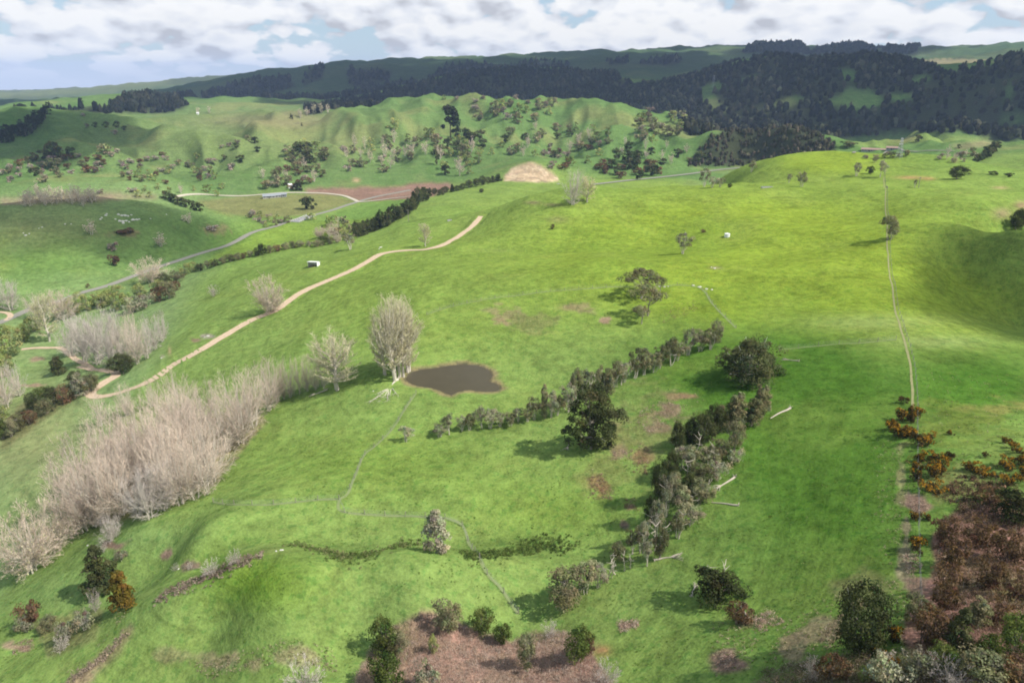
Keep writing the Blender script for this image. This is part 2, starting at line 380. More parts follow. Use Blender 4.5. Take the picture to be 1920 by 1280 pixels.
# ---- ground cover colours (albedo)
GC = np.zeros(GX.shape+(3,)); GC[:] = (0.152, 0.214, 0.080)  # base grass; its raised blue puts a haze veil into the left slopes
def paint(mask, c, k=1.0):
    a = np.clip(mask*k, 0, 1)[...,None]; GC[...] = GC*(1-a)+np.array(c)*a
LIME = (0.170, 0.226, 0.026); DEEP = (0.052, 0.112, 0.015); PALE = (0.160, 0.215, 0.066); DRY = (0.21, 0.20, 0.095); BROWN = (0.20, 0.125, 0.085); EARTH = (0.42, 0.28, 0.165); MAUVE = (0.20, 0.125, 0.108)
# the ridge top pasture is yellower, the near right slope a deep green, the left slopes paler under the painted haze veil
paint(smooth(350, 430, PX+0.6*(PY-500)+60*NJ3), (0.142, 0.206, 0.042), 0.7)
paint(np.clip(spot(1450,430,460,110)+spot(1750,580,260,75)+spot(1250,500,260,80)+spot(1560,300,120,26)+spot(1480,560,230,70), 0, 1), LIME, 0.95)
paint(np.clip(spot(900,520,330,80)+spot(820,570,260,110), 0, 1), (0.145, 0.203, 0.034), 0.55)
paint(np.clip(spot(1560,930,240,270)+spot(1480,760,140,120)+spot(1850,720,160,70)+spot(1350,690,170,60), 0, 1), DEEP, 0.98)
paint(np.clip(spot(700,870,260,70)+spot(1040,960,160,60), 0, 1), (0.132,0.198,0.032), 0.6)
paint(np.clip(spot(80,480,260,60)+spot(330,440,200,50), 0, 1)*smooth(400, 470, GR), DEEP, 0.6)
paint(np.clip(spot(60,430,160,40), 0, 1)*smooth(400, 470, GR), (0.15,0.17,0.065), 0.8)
paint(np.clip(spot(640,1130,340,60)+spot(420,1110,180,60), 0, 1), (0.150,0.215,0.060), 0.7)
paint(np.clip(spot(480,1090,110,60), 0, 1), (0.115,0.19,0.018), 0.8)
paint(np.clip(spot(60,820,120,120)*(PX < 190), 0, 1), (0.19,0.205,0.085), 0.85)
paint(np.clip(spot(260,1010,120,40)+spot(100,1110,160,60), 0, 1), (0.125,0.19,0.062), 0.6)
paint(np.clip(spot(1650,605,160,18)+spot(1760,640,120,14), 0, 1), (0.20,0.235,0.09), 0.5)
paint(smooth(0.0, 0.5, fbm(GX, GY, 90, 4))*(GR < 800), (0.100,0.172,0.030), 0.24)
paint(smooth(0.1, 0.6, fbm(GX+50, GY+990, 45, 4))*(GR < 800), (0.175,0.215,0.05), 0.30)
# hills beyond the valley: cooler grass with bare, browner ribs
hillm = smooth(820, 900, GR)
paint(hillm, (0.088, 0.148, 0.045), 0.95)
paint(hillm*smooth(0.05, 0.5, NJ3+0.6*NJ2), (0.165, 0.180, 0.065), 0.75)
paint(hillm*smooth(0.12, 0.5, -NJ3+0.6*NJ1), (0.062, 0.128, 0.030), 0.7)
paint(hillm*np.clip(spot(480,265,330,60), 0, 1), (0.165,0.185,0.070), 0.55)
paint(hillm*np.clip(spot(470,225,110,14)+spot(560,225,50,16), 0, 1), (0.19,0.155,0.085), 0.55)
paint(smooth(2700, 3200, GR), (0.055, 0.090, 0.042), 0.9)  # far grass colour darkened to deepen the cloud shade on the range
paint(smooth(2700, 3200, GR)*smooth(0.0, 0.4, fbm(GX, GY, 500, 4)), (0.10, 0.120, 0.055), 0.45)
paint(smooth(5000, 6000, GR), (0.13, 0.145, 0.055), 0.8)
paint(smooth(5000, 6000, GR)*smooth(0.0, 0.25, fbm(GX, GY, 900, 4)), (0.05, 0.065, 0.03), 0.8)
# valley floor land use
paint(soft(region([(370,376),(480,366),(560,363),(620,364),(668,378),(600,398),(560,404),(500,408),(430,402),(390,392)], 600, 1200)), (0.165,0.158,0.062), 0.85)
paint(soft(region([(575,362),(570,352),(660,352),(735,350),(780,344),(842,342),(852,352),(800,372),(735,376),(672,376),(640,366)], 600, 1300)), (0.205,0.120,0.092), 0.95)
paint(soft(region([(0,372),(90,366),(190,362),(290,364),(300,371),(180,378),(0,385)], 600, 1300)), (0.215,0.145,0.105), 0.8)
paint(soft(region([(640,395),(690,380),(760,374),(800,370),(720,400),(680,412),(600,414)], 500, 1100)), (0.12,0.20,0.045), 0.8)
paint(soft(region([(520,420),(640,412),(690,410),(650,450),(450,480),(380,495),(420,470)], 400, 900)), (0.15,0.215,0.035), 0.8)
paint(soft(region([(1565,278),(1640,252),(1760,250),(1860,262),(1800,282),(1700,290),(1600,292)], 1000, 1500)), (0.15,0.20,0.055), 0.85)
paint(soft(region([(1650,268),(1690,256),(1720,256),(1720,266)], 1000, 1500)), (0.22,0.20,0.085), 0.8)
paint(soft(region([(1780,272),(1860,262),(1880,268),(1800,282)], 900, 1500)), (0.24,0.19,0.11), 0.6)
# the quarry face and other scars
QUARRY = [(942,340),(950,326),(962,314),(976,307),(992,304),(1008,309),(1022,318),(1040,330),(1052,340),(1010,342)]
paint(soft(region(QUARRY, 700, 1100, 2.0), 1), (0.44,0.32,0.205), 0.98)
paint(soft(region([(968,308),(996,303),(1030,320),(1050,338),(1015,338),(1000,322),(980,318)], 700, 1100, 3.0), 1), (0.27,0.20,0.125), 0.75)
paint(soft(region(QUARRY, 700, 1100, 2.0), 0)*smooth(-0.1, 0.35, fbm(GX, GY*2, 9, 3)), (0.50,0.385,0.26), 0.85)
paint(soft(region(QUARRY, 700, 1100, 2.0), 0)*smooth(0.1, 0.4, fbm(GX+90, GY*2, 13, 3)), (0.20,0.15,0.10), 0.75)
for px, py, sx, sy, k, c in ((668,338,7,4,0.8,EARTH),(1706,333,24,3,0.75,(0.36,0.20,0.10)),(1740,335,12,3,0.7,(0.36,0.20,0.10)),(1875,352,14,2.5,0.6,EARTH),(1790,302,8,3,0.3,EARTH),(1880,400,18,10,0.6,(0.26,0.16,0.12)),(1915,385,12,8,0.7,(0.28,0.16,0.12)),(500,1030,60,10,0.25,DRY),(318,658,2.5,8,0.7,EARTH),(305,668,4,3,0.6,(0.4,0.33,0.25)),
        (1075,577,26,5,0.45,EARTH),(1000,380,14,3,0.7,(0.20,0.13,0.09)),(1037,384,16,3,0.5,(0.20,0.13,0.09)),(930,470,40,4,0.15,DRY),(1045,412,20,6,0.5,(0.19,0.16,0.08)),(1342,502,11,2.5,0.8,(0.22,0.17,0.11)),(1130,1219,14,9,0.85,(0.40,0.22,0.10)),(1112,1215,20,14,0.4,BROWN)):
    paint(spot(px,py,sx,sy), c, k)
rough = np.zeros(GX.shape)                        # where the sward breaks into dead bracken, sticks and clods
def bracken(poly, c, k=0.85, jit=7):
    m = soft(region(poly, jit=jit), 1); paint(m*(0.55+0.9*np.clip(NJ1+0.35, 0, 1)), c, k); np.maximum(rough, m, out=rough)
for px, py, sx, sy, c in ((1245,770,50,20,MAUVE),(1235,800,34,18,MAUVE),(1280,745,30,12,(0.22,0.14,0.09)),(1200,860,24,26,(0.20,0.115,0.075)),(1160,850,30,16,MAUVE),(1130,912,26,22,(0.22,0.115,0.07)),(1128,932,26,12,(0.24,0.12,0.075)),(1182,946,14,10,BROWN),(1168,980,12,10,MAUVE),(1180,1172,26,14,MAUVE),(1150,880,90,70,(0.16,0.165,0.06)),(1225,790,80,60,(0.17,0.165,0.07)),
        (1430,1165,40,22,MAUVE),(1400,1160,40,20,MAUVE),(1360,1240,30,20,MAUVE),(1490,1210,30,30,(0.24,0.19,0.12)),(1540,1180,60,40,(0.21,0.175,0.105)),(1620,1110,70,30,(0.20,0.17,0.09)),(1690,900,12,50,(0.19,0.19,0.09)),(1700,990,8,30,(0.20,0.17,0.11)),(1703,930,6,24,(0.22,0.18,0.12)),(1720,945,24,24,MAUVE),(1695,1060,14,26,(0.20,0.17,0.11)),(1740,1110,40,30,MAUVE),
        (1795,905,85,38,(0.19,0.17,0.075)),(1810,790,100,40,(0.135,0.165,0.035)),(1880,760,60,20,(0.16,0.17,0.05)),(960,590,34,16,(0.20,0.18,0.09)),(945,605,20,8,(0.22,0.17,0.10)),(1000,605,50,20,(0.15,0.17,0.06)),(1135,600,12,6,(0.24,0.16,0.12)),(1085,575,30,12,(0.18,0.16,0.08)),(440,1240,60,22,(0.27,0.235,0.13)),(560,1230,60,18,(0.22,0.215,0.11)),(330,1230,60,16,(0.19,0.20,0.09)),
        (205,1020,20,9,MAUVE),(310,1040,16,7,MAUVE),(360,1060,14,6,(0.17,0.12,0.10)),(40,1215,30,9,(0.25,0.18,0.13)),(395,690,0,0,MAUVE),(390,630,14,5,(0.28,0.25,0.20)),(367,638,8,4,(0.2,0.14,0.1)),(400,628,1,1,MAUVE),(75,674,16,5,(0.22,0.15,0.11)),(60,722,20,4,(0.26,0.18,0.13)),(235,436,34,6,(0.16,0.14,0.07)),(400,430,40,10,(0.16,0.14,0.07))):
    if sx == 0: continue
    m = spot(px,py,sx*1.15,sy*1.15)+0.75*NJ1+0.55*NJ0-0.1; big_ = 0.45 if sx > 60 else 0.85; m = smooth(0.38, 0.72, m)*(spot(px,py,sx*1.6,sy*1.6) > 0.1); paint(m, c, big_); rough = np.maximum(rough, m*big_*0.8)
SCRUB_MID = [(655,1310),(668,1270),(688,1225),(715,1195),(748,1166),(800,1148),(845,1158),(868,1172),(915,1190),(958,1205),(1000,1185),(1040,1182),(1085,1190),(1110,1225),(1135,1262),(1160,1310)]
bracken(SCRUB_MID, (0.29,0.19,0.15), 1.0, 4)
SCRUB_RIGHT = [(1700,1310),(1716,1250),(1690,1200),(1700,1150),(1735,1105),(1752,1060),(1748,1010),(1775,975),(1800,955),(1860,945),(1930,930),(1990,1000),(1990,1310)]
bracken(SCRUB_RIGHT, (0.21,0.125,0.10), 1.0, 4)
bracken([(1480,1310),(1520,1260),(1590,1240),(1700,1240),(1720,1310)], (0.18,0.13,0.085), 0.95, 4)
bracken([(110,1290),(150,1255),(205,1215),(240,1172),(252,1168),(246,1190),(215,1235),(160,1285)], (0.23,0.175,0.12), 0.8, 2)
bracken([(0,790),(40,760),(90,735),(160,705),(185,712),(120,760),(50,810),(0,850)], (0.12,0.12,0.06), 0.8, 3)
bracken([(60,1165),(130,1150),(195,1140),(180,1200),(90,1235)], (0.17,0.16,0.085), 0.6, 3)
bracken([(110,950),(200,880),(330,800),(480,760),(500,790),(400,910),(270,965),(180,985)], (0.24,0.20,0.13), 0.75, 3)   # leaf litter in the grove
paint(smooth(2.4, 0.3, POND_SD+1.3*NJ0)*smooth(-1.5, 0.0, POND_SD), (0.19,0.145,0.08), 0.85)
paint((POND_SD < 0).astype(float), (0.10,0.085,0.05))
# woodland floor
WOODS = {}
def wood(name, poly, r0, r1): WOODS[name] = region(poly, r0, r1, 2.0)
wood('right', [(1290,300),(1275,205),(1180,200),(1180,165),(1290,146),(1380,120),(1450,105),(1550,104),(1650,102),(1720,120),(1780,140),(1850,124),(1960,95),(1960,262),(1870,264),(1800,246),(1760,250),(1720,246),(1640,252),(1560,262),(1480,255),(1330,262)], 1120, 2300)
for hole in ([(1310,168),(1330,155),(1352,153),(1358,165),(1340,175),(1350,195),(1375,207),(1350,212),(1320,195)],[(1568,131),(1604,131),(1608,152),(1594,154),(1580,150)],[(1528,196),(1570,180),(1590,165),(1630,167),(1665,190),(1640,202),(1610,212),(1570,200)],[(1665,180),(1690,172),(1710,178),(1712,192),(1680,192)],[(1862,220),(1930,212),(1930,228),(1880,232)],[(1440,196),(1500,178),(1512,186),(1470,206)],[(1700,148),(1740,140),(1748,152),(1712,160)],[(1380,150),(1420,140),(1425,150),(1390,158)],[(1880,165),(1900,162),(1905,185),(1890,188)]):
    WOODS['right'] &= ~region(hole, 1000, 2400, 2.0)
wood('ridge', [(560,215),(620,196),(700,182),(780,160),(870,138),(960,132),(1050,130),(1150,140),(1195,162),(1300,170),(1300,240),(1200,215),(1040,195),(850,190),(700,212)], 1560, 2450)
wood('knob', [(1290,312),(1322,262),(1350,248),(1390,234),(1450,226),(1510,240),(1570,275),(1560,300),(1430,311)], 740, 1130)
wood('low', [(180,212),(205,198),(240,184),(280,178),(340,186),(350,200),(320,212)], 1600, 2350)
far_m = region([(0,224),(60,212),(120,205),(185,198),(200,210),(80,230),(0,240)], 1650, 3700)|region([(200,196),(360,178),(372,190),(340,200)], 2350, 3700)|region([(640,176),(760,150),(800,160),(720,188),(650,190)], 2500, 3900)|region([(380,190),(560,182),(640,182),(620,196),(420,200)], 2400, 3900)|region([(370,190),(390,172),(450,152),(540,145),(556,162),(470,188)], 2600, 3900)|region([(575,135),(608,124),(605,150),(570,160)], 2600, 3900)|region([(650,130),(735,130),(730,150),(690,165),(655,160)], 2600, 3900)|region([(790,160),(840,122),(900,118),(940,128),(1000,116),(1070,120),(1060,135),(900,136)], 2600, 4000)|region([(1135,120),(1180,108),(1170,122)], 2600, 4600)|region([(1190,122),(1250,108),(1280,112),(1270,122)], 2600, 4600)
WOODS['far'] = far_m
wood('skyline', [(1390,100),(1420,84),(1500,86),(1520,100),(1560,90),(1610,84),(1640,96),(1720,92),(1720,102),(1600,104)], 3300, 4700)
for n_, m_ in WOODS.items(): paint(soft(m_.astype(float), 1), (0.035,0.040,0.022), 0.95)
paint(region([(1690,116),(1760,110),(1870,112),(1850,125),(1790,140),(1770,136)], 2300, 3800).astype(float), (0.26,0.22,0.12), 0.8)
paint(region([(1530,112),(1560,102),(1650,98),(1660,106),(1600,112)], 2100, 4600).astype(float), (0.25,0.17,0.11), 0.7)
GC = np.clip(GC, 0.01, 0.6)

# ------------------------------------------------------------------ mesh helpers
def make_mesh(name, V, faces, mats=(), mi=None, tint=None, smooth_=False):
    """faces: list of (n,k) index arrays"""
    me = bpy.data.meshes.new(name); V = np.asarray(V, np.float32)
    faces = [np.asarray(f, np.int32) for f in faces if len(f)]
    me.vertices.add(len(V)); me.vertices.foreach_set('co', V.ravel())
    loops = np.concatenate([f.ravel() for f in faces]); sizes = np.concatenate([np.full(len(f), f.shape[1], np.int32) for f in faces])
    starts = np.concatenate([[0], np.cumsum(sizes)[:-1]]).astype(np.int32)
    me.loops.add(len(loops)); me.loops.foreach_set('vertex_index', loops)
    me.polygons.add(len(sizes)); me.polygons.foreach_set('loop_start', starts); me.polygons.foreach_set('loop_total', sizes)
    if mi is not None: me.polygons.foreach_set('material_index', np.asarray(mi, np.int32))
    me.polygons.foreach_set('use_smooth', np.full(len(sizes), smooth_, bool))
    for m in mats: me.materials.append(m)
    if tint is None: tint = np.ones((len(V), 3), np.float32)
    if True:
        a = me.attributes.new('tint', 'FLOAT_COLOR', 'POINT'); t = np.asarray(tint, np.float32)
        if t.shape[1] == 3: t = np.concatenate([t, np.ones((len(t), 1), np.float32)], 1)
        a.data.foreach_set('color', t.ravel())
    me.update(calc_edges=True); me.validate(clean_customdata=False)
    return me
def link(name, me, parent=None, loc=None):
    o = bpy.data.objects.new(name, me); COL.objects.link(o)
    if parent is not None: o.parent = parent
    if loc is not None: o.location = loc
    return o
class NT:
    def __init__(s, name):
        s.m = bpy.data.materials.new(name); s.m.use_nodes = True; s.t = s.m.node_tree; s.N = s.t.nodes; s.L = s.t.links; s.N.clear()
        s.out = s.N.new('ShaderNodeOutputMaterial')
    def n(s, t, **k):
        x = s.N.new(t)
        for a, b in k.items(): setattr(x, a, b)
        return x
    def put(s, v, sock):
        if hasattr(v, 'is_output'): s.L.new(v, sock)
        else: sock.default_value = v
    def math(s, op, a, b=0.0, clamp=False):
        x = s.n('ShaderNodeMath', operation=op); x.use_clamp = clamp; s.put(a, x.inputs[0]); s.put(b, x.inputs[1]); return x.outputs[0]
    def noise(s, vec, scale, det=4, rough=0.55, dist=0.0):
        x = s.n('ShaderNodeTexNoise'); s.put(vec, x.inputs['Vector']); x.inputs['Scale'].default_value = scale
        x.inputs['Detail'].default_value = det; x.inputs['Roughness'].default_value = rough; x.inputs['Distortion'].default_value = dist
        return x.outputs['Fac']
    def mapr(s, v, a, b, c, d):
        x = s.n('ShaderNodeMapRange'); s.put(v, x.inputs[0])
        for i, q in enumerate((a, b, c, d)): x.inputs[1+i].default_value = q
        return x.outputs[0]
    def mix(s, f, a, b, mode='MIX'):
        x = s.n('ShaderNodeMix', data_type='RGBA', blend_type=mode); s.put(f, x.inputs[0])
        for v, k in ((a, 6), (b, 7)): s.put(v if hasattr(v, 'is_output') else tuple(v)+(1,), x.inputs[k])
        return x.outputs[2]
    def mapping(s, vec, sc):
        x = s.n('ShaderNodeMapping'); s.put(vec, x.inputs[0]); x.inputs['Scale'].default_value = sc; return x.outputs[0]
    def attr(s, name): return s.n('ShaderNodeAttribute', attribute_name=name)
    def bump(s, h, st, d):
        x = s.n('ShaderNodeBump'); x.inputs['Strength'].default_value = st; x.inputs['Distance'].default_value = d; s.put(h, x.inputs['Height']); return x.outputs[0]
    def diffuse(s, col, rough=1.0, normal=None):
        x = s.n('ShaderNodeBsdfDiffuse'); s.put(col if hasattr(col, 'is_output') else tuple(col)+(1,), x.inputs[0])
        if normal is not None: s.L.new(normal, x.inputs['Normal'])
        return x.outputs[0]
    def done(s, sh): s.L.new(sh, s.out.inputs['Surface']); return s.m

def ground_material():
    k = NT('pasture'); pos = k.n('ShaderNodeNewGeometry').outputs['Position']
    base = k.attr('cover').outputs['Color']; ro = k.attr('rough').outputs['Fac']
    n1 = k.noise(pos, 0.055, 5, 0.6); n2 = k.noise(pos, 0.34, 4, 0.62); n3 = k.noise(pos, 1.9, 4, 0.7)
    # sward bands that follow the contour (stock walk level lines across the slope)
    warp = k.n('ShaderNodeVectorMath', operation='MULTIPLY_ADD'); 
    st = k.noise(k.mapping(pos, (0.035, 0.035, 1.15)), 1.0, 4, 0.6, 0.4)
    v = k.math('ADD', k.mapr(n1, 0.3, 0.7, 0.87, 1.14), k.mapr(n2, 0.3, 0.7, -0.25, 0.25))
    v = k.math('ADD', v, k.mapr(n3, 0.25, 0.75, -0.30, 0.30)); v = k.math('ADD', v, k.mapr(st, 0.35, 0.65, -0.10, 0.10))
    g = k.n('ShaderNodeCombineXYZ'); k.L.new(v, g.inputs[0]); k.L.new(v, g.inputs[1]); k.L.new(v, g.inputs[2])
    c = k.mix(1.0, base, g.outputs[0], 'MULTIPLY')
    yel = k.mapr(k.noise(k.mapping(pos, (1, 1, 2.0)), 0.12, 5, 0.65), 0.52, 0.75, 0.0, 0.42)
    c = k.mix(yel, c, k.mix(1.0, c, (1.38, 1.12, 1.25), 'MULTIPLY'))
    drk = k.mapr(k.noise(pos, 0.75, 3, 0.6), 0.53, 0.64, 0.0, 0.58)
    c = k.mix(drk, c, k.mix(1.0, c, (0.52, 0.74, 0.65), 'MULTIPLY'))
    # broken ground: dead stalks, twigs, soil
    cl = k.noise(pos, 1.35, 6, 0.75); cr = k.n('ShaderNodeValToRGB'); k.L.new(cl, cr.inputs[0])
    e = cr.color_ramp.elements; e[0].position = 0.32; e[0].color = (0.45, 0.42, 0.40, 1); e[1].position = 0.68; e[1].color = (1.45, 1.38, 1.30, 1)
    c = k.mix(ro, c, k.mix(1.0, c, cr.outputs[0], 'MULTIPLY'))
    h = k.math('ADD', k.math('MULTIPLY', n3, 0.5), k.math('MULTIPLY', n2, 1.4)); h = k.math('ADD', h, k.math('MULTIPLY', st, 0.7))
    nb = k.bump(h, 0.55, 0.5)
    return k.done(k.diffuse(c, normal=nb))
M_GROUND = ground_material()

def build_ground():
    V = np.stack([GX, GY, GZ], -1).reshape(-1, 3)
    i = np.arange(nA-1)[:,None]; j = np.arange(nR-1)[None]
    q = np.stack([i*nR+j, (i+1)*nR+j, (i+1)*nR+j+1, i*nR+j+1], -1).reshape(-1, 4)[:, ::-1]
    hub = len(V); V = np.concatenate([V, [[0, 0, float(GZ[:,0].mean())]]])
    ii = np.arange(nA-1); cap = np.stack([np.full(nA-1, hub), (ii+1)*nR, ii*nR], -1)[:, ::-1]
    me = make_mesh('ground', V, [q, cap], [M_GROUND], smooth_=True)
    a = me.attributes.new('cover', 'FLOAT_COLOR', 'POINT')
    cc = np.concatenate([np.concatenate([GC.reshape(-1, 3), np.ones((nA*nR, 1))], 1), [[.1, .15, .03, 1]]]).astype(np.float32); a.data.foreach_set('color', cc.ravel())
    b = me.attributes.new('rough', 'FLOAT', 'POINT'); b.data.foreach_set('value', np.concatenate([rough.ravel(), [0]]).astype(np.float32))
    o = link('ground', me); o['kind'] = 'structure'; o['label'] = 'rolling green pasture hills with ridges and gullies'
    return o
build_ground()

# ------------------------------------------------------------------ haze and the clouds that shade the hills
def box_mesh(name, x0, x1, y0, y1, z0, z1, mats=()):
    V = [(x, y, z) for x in (x0, x1) for y in (y0, y1) for z in (z0, z1)]
    Fc = [(0,1,3,2),(4,6,7,5),(0,4,5,1),(2,3,7,6),(0,2,6,4),(1,5,7,3)]
    return make_mesh(name, V, [Fc], mats)
def haze():
    m = bpy.data.materials.new('haze_air'); m.use_nodes = True; t = m.node_tree; t.nodes.clear()
    o = t.nodes.new('ShaderNodeOutputMaterial'); v = t.nodes.new('ShaderNodeVolumePrincipled')
    v.inputs['Color'].default_value = (0.47, 0.60, 0.96, 1); v.inputs['Density'].default_value = 0.62e-4; v.inputs['Anisotropy'].default_value = 0.0
    t.links.new(v.outputs[0], o.inputs['Volume'])
    top = float(GZ.max())+45
    b = link('haze', box_mesh('haze', -12700, 12700, -12700, 12700, float(GZ.min())-1, top, [m])); b['kind'] = 'stuff'
    return top
HAZE_TOP = haze()
def clouds():
    """unseen flat-based clouds high above the land, placed and sized for their shade on the hills"""
    m = bpy.data.materials.new('cloud_vapour'); m.use_nodes = True; t = m.node_tree; t.nodes.clear()
    o = t.nodes.new('ShaderNodeOutputMaterial'); v = t.nodes.new('ShaderNodeVolumePrincipled')
    v.inputs['Color'].default_value = (1, 1, 1, 1); v.inputs['Density'].default_value = 0.022; v.inputs['Anisotropy'].default_value = 0.3
    t.links.new(v.outputs[0], o.inputs['Volume'])
    alt = 950.0; Vs = []; Fs = []; base = 0
    r = np.random.default_rng(5)
    # shade centre on the ground (x, y, z), half widths, thickness
    for gx, gy, gz, a, b, th in CLOUD_SHADE:
        d = sun_dir*((alt-gz)/sun_dir.z); c = Vector((gx, gy, gz))+d
        nu, nv = 40, 16
        u = np.linspace(0, 2*np.pi, nu, endpoint=False); w = np.linspace(-np.pi/2, np.pi/2, nv)
        U, Wv = np.meshgrid(u, w, indexing='ij')
        x = np.cos(U)*np.cos(Wv); y = np.sin(U)*np.cos(Wv); z = np.sin(Wv)
        k = 1+0.38*fbm(x*1.6+c.x*.013, y*1.6+c.y*.017+z, 1.0, 3)
        P = np.stack([c.x+a*x*k, c.y+b*y*k, c.z+th*np.where(z > 0, z*k, z*0.35)], -1).reshape(-1, 3)
        i = np.arange(nu)[:,None]; j = np.arange(nv-1)[None]; i2 = (i+1) % nu
        q = np.stack([i*nv+j, i2*nv+j, i2*nv+j+1, i*nv+j+1], -1).reshape(-1, 4)
        Vs.append(P); Fs.append(q+base); base += len(P)
    o = link('clouds', make_mesh('clouds', np.concatenate(Vs), [np.concatenate(Fs)], [m], smooth_=True)); o['kind'] = 'stuff'
    o['label'] = 'unseen fair weather clouds placed to shade the hills'
CLOUD_SHADE = [(-1950,2750,0,750,520,150),(-900,3250,80,1000,750,190),(100,3250,80,900,750,190),(-100,2500,60,900,400,160),(-200,2150,60,480,330,150),(350,2150,80,520,380,150),(900,1950,60,560,480,105),(1250,1650,60,330,330,85),
    (780,1400,20,230,150,120),(1600,3600,200,600,420,140),(-900,2350,20,420,260,130),(-340,520,-30,140,70,48),(-720,1040,0,200,280,75),(205,205,15,40,80,80),(700,4200,200,700,260,130)]
clouds()

# ------------------------------------------------------------------ roads and tracks
def ribbon(name, path, w, lift, mat, kind='structure', label=None, wob=0.0, seed=1):
    p = np.asarray(path); t = np.gradient(p, axis=0); t /= np.linalg.norm(t, axis=1)[:,None]+1e-9; nrm = np.stack([t[:,1], -t[:,0]], 1)
    m = 7; off = np.linspace(-0.5, 0.5, m); V = []
    s = np.arange(len(p)); ww = w*(1+wob*perlin(s*0.23+seed, s*0+0.5)); sh = wob*w*0.6*perlin(s*0.17+seed*3, s*0+7.5)
    for k in off:
        q = p+nrm*(ww*k+sh)[:,None]; V.append(np.concatenate([q, (H(q[:,0], q[:,1])+lift)[:,None]], 1))
    V = np.stack(V, 1).reshape(-1, 3); i = np.arange(len(p)-1)[:,None]; j = np.arange(m-1)[None]
    q = np.stack([i*m+j, i*m+j+1, (i+1)*m+j+1, (i+1)*m+j], -1).reshape(-1, 4)
    tn = np.tile(np.stack([np.abs(off)*2]*3, 1), (len(p), 1))
    o = link(name, make_mesh(name, V, [q], [mat], tint=tn, smooth_=True)); o['kind'] = kind
    if label: o['label'] = label
    return o
def track_mat(name, c1, c2, edge, scale=0.9):
    k = NT(name); pos = k.n('ShaderNodeNewGeometry').outputs['Position']
    t = k.attr('tint').outputs['Fac']; n = k.noise(pos, scale, 5, 0.65); c = k.mix(k.mapr(n, 0.35, 0.65, 0, 1), c1, c2)
    ed = k.mapr(k.math('ADD', t, k.mapr(k.noise(pos, 0.8, 4, .7), 0.3, 0.7, -0.35, 0.35)), 0.72, 1.0, 0, 0.75)
    mid = k.mapr(t, 0.0, 0.22, 0.22, 0.0); c = k.mix(mid, c, (0.22, 0.21, 0.10))
    c = k.mix(ed, c, edge); return k.done(k.diffuse(c, normal=k.bump(n, 0.3, 0.15)))
M_CLAY = track_mat('track_clay', (0.40, 0.295, 0.205), (0.48, 0.37, 0.27), (0.30, 0.26, 0.12))
M_TAR = track_mat('road_seal', (0.20, 0.19, 0.165), (0.24, 0.23, 0.20), (0.20, 0.20, 0.11))
M_METAL = track_mat('lane_gravel', (0.40, 0.36, 0.29), (0.46, 0.41, 0.33), (0.28, 0.26, 0.14))
M_TURF = track_mat('trodden_turf', (0.155, 0.205, 0.078), (0.19, 0.215, 0.10), (0.145, 0.205, 0.062), 2.0)
M_WORN = track_mat('worn_turf', (0.20, 0.21, 0.09), (0.28, 0.26, 0.14), (0.12, 0.18, 0.04), 2.2)
ribbon('farm_track', TRACK, 3.7, 0.10, M_CLAY, label='pale clay farm track climbing the green ridge', wob=0.22)
ribbon('farm_track', TRACK2, 3.0, 0.12, M_CLAY, label='pale clay spur track leading to the valley floor', wob=0.2)
ribbon('road', ROAD, 5.8, 0.18, M_TAR, label='grey sealed road along the valley floor')
ribbon('road', ROAD2, 7.0, 0.5, M_TAR, label='grey sealed road passing behind the grassy knoll')
ribbon('road', VROAD, 2.6, 0.6, M_TAR, label='grey road crossing the far valley flat')
ribbon('gravel_lane', LANE, 5.0, 0.4, M_METAL, label='pale gravel lane along the ploughed field')
ribbon('gravel_lane', LANE2, 5.0, 0.45, M_METAL, label='pale gravel lane running east beside the field')
ribbon('gravel_lane', DRIVE, 3.0, 0.2, M_CLAY, label='orange clay driveway beside the road')
FENCE_MAIN = world_path([(1657,332),(1658,352),(1660,380),(1663,412),(1663,440),(1664,468),(1666,495),(1670,525),(1675,555),(1679,585),(1686,604),(1693,630),(1700,655),(1706,680),(1709,710),(1711,740),(1711,770),(1710,800),(1709,840),(1709,880),(1710,920),(1710,960),(1709,1000),(1710,1040)], 1.2)
ribbon('stock_track', FENCE_MAIN[:-42], 0.55, 0.05, M_WORN, label='worn stock path along the ridge fence', wob=0.3)
def water():
    k = NT('pond_water'); pos = k.n('ShaderNodeNewGeometry').outputs['Position']
    p = k.n('ShaderNodeBsdfPrincipled'); n = k.noise(pos, 0.25, 4, .6)
    k.L.new(k.mix(n, (0.056, 0.048, 0.028), (0.075, 0.064, 0.04)), p.inputs['Base Color']); p.inputs['Roughness'].default_value = 0.10; p.inputs['IOR'].default_value = 1.33; p.inputs['Specular IOR Level'].default_value = 0.42
    k.L.new(k.bump(k.noise(pos, 1.6, 3, .5), 0.12, 0.12), p.inputs['Normal'])
    m = k.done(p.outputs[0])
    c = np.array(POND).mean(0); n_ = len(POND); V = [(c[0], c[1], -0.06)]+[(c[0]+(x-c[0])*1.06, c[1]+(y-c[1])*1.06, -0.06) for x, y in POND]
    f = [(0, 1+i, 1+(i+1) % n_) for i in range(n_)]
    a = np.array(f); me = make_mesh('pond_water', V, [a], [m]); o = link('pond_water', me); o['kind'] = 'structure'; o['label'] = 'still brown farm pond below the tall poplars'
    if me.polygons[0].normal.z < 0: me.flip_normals()
water()
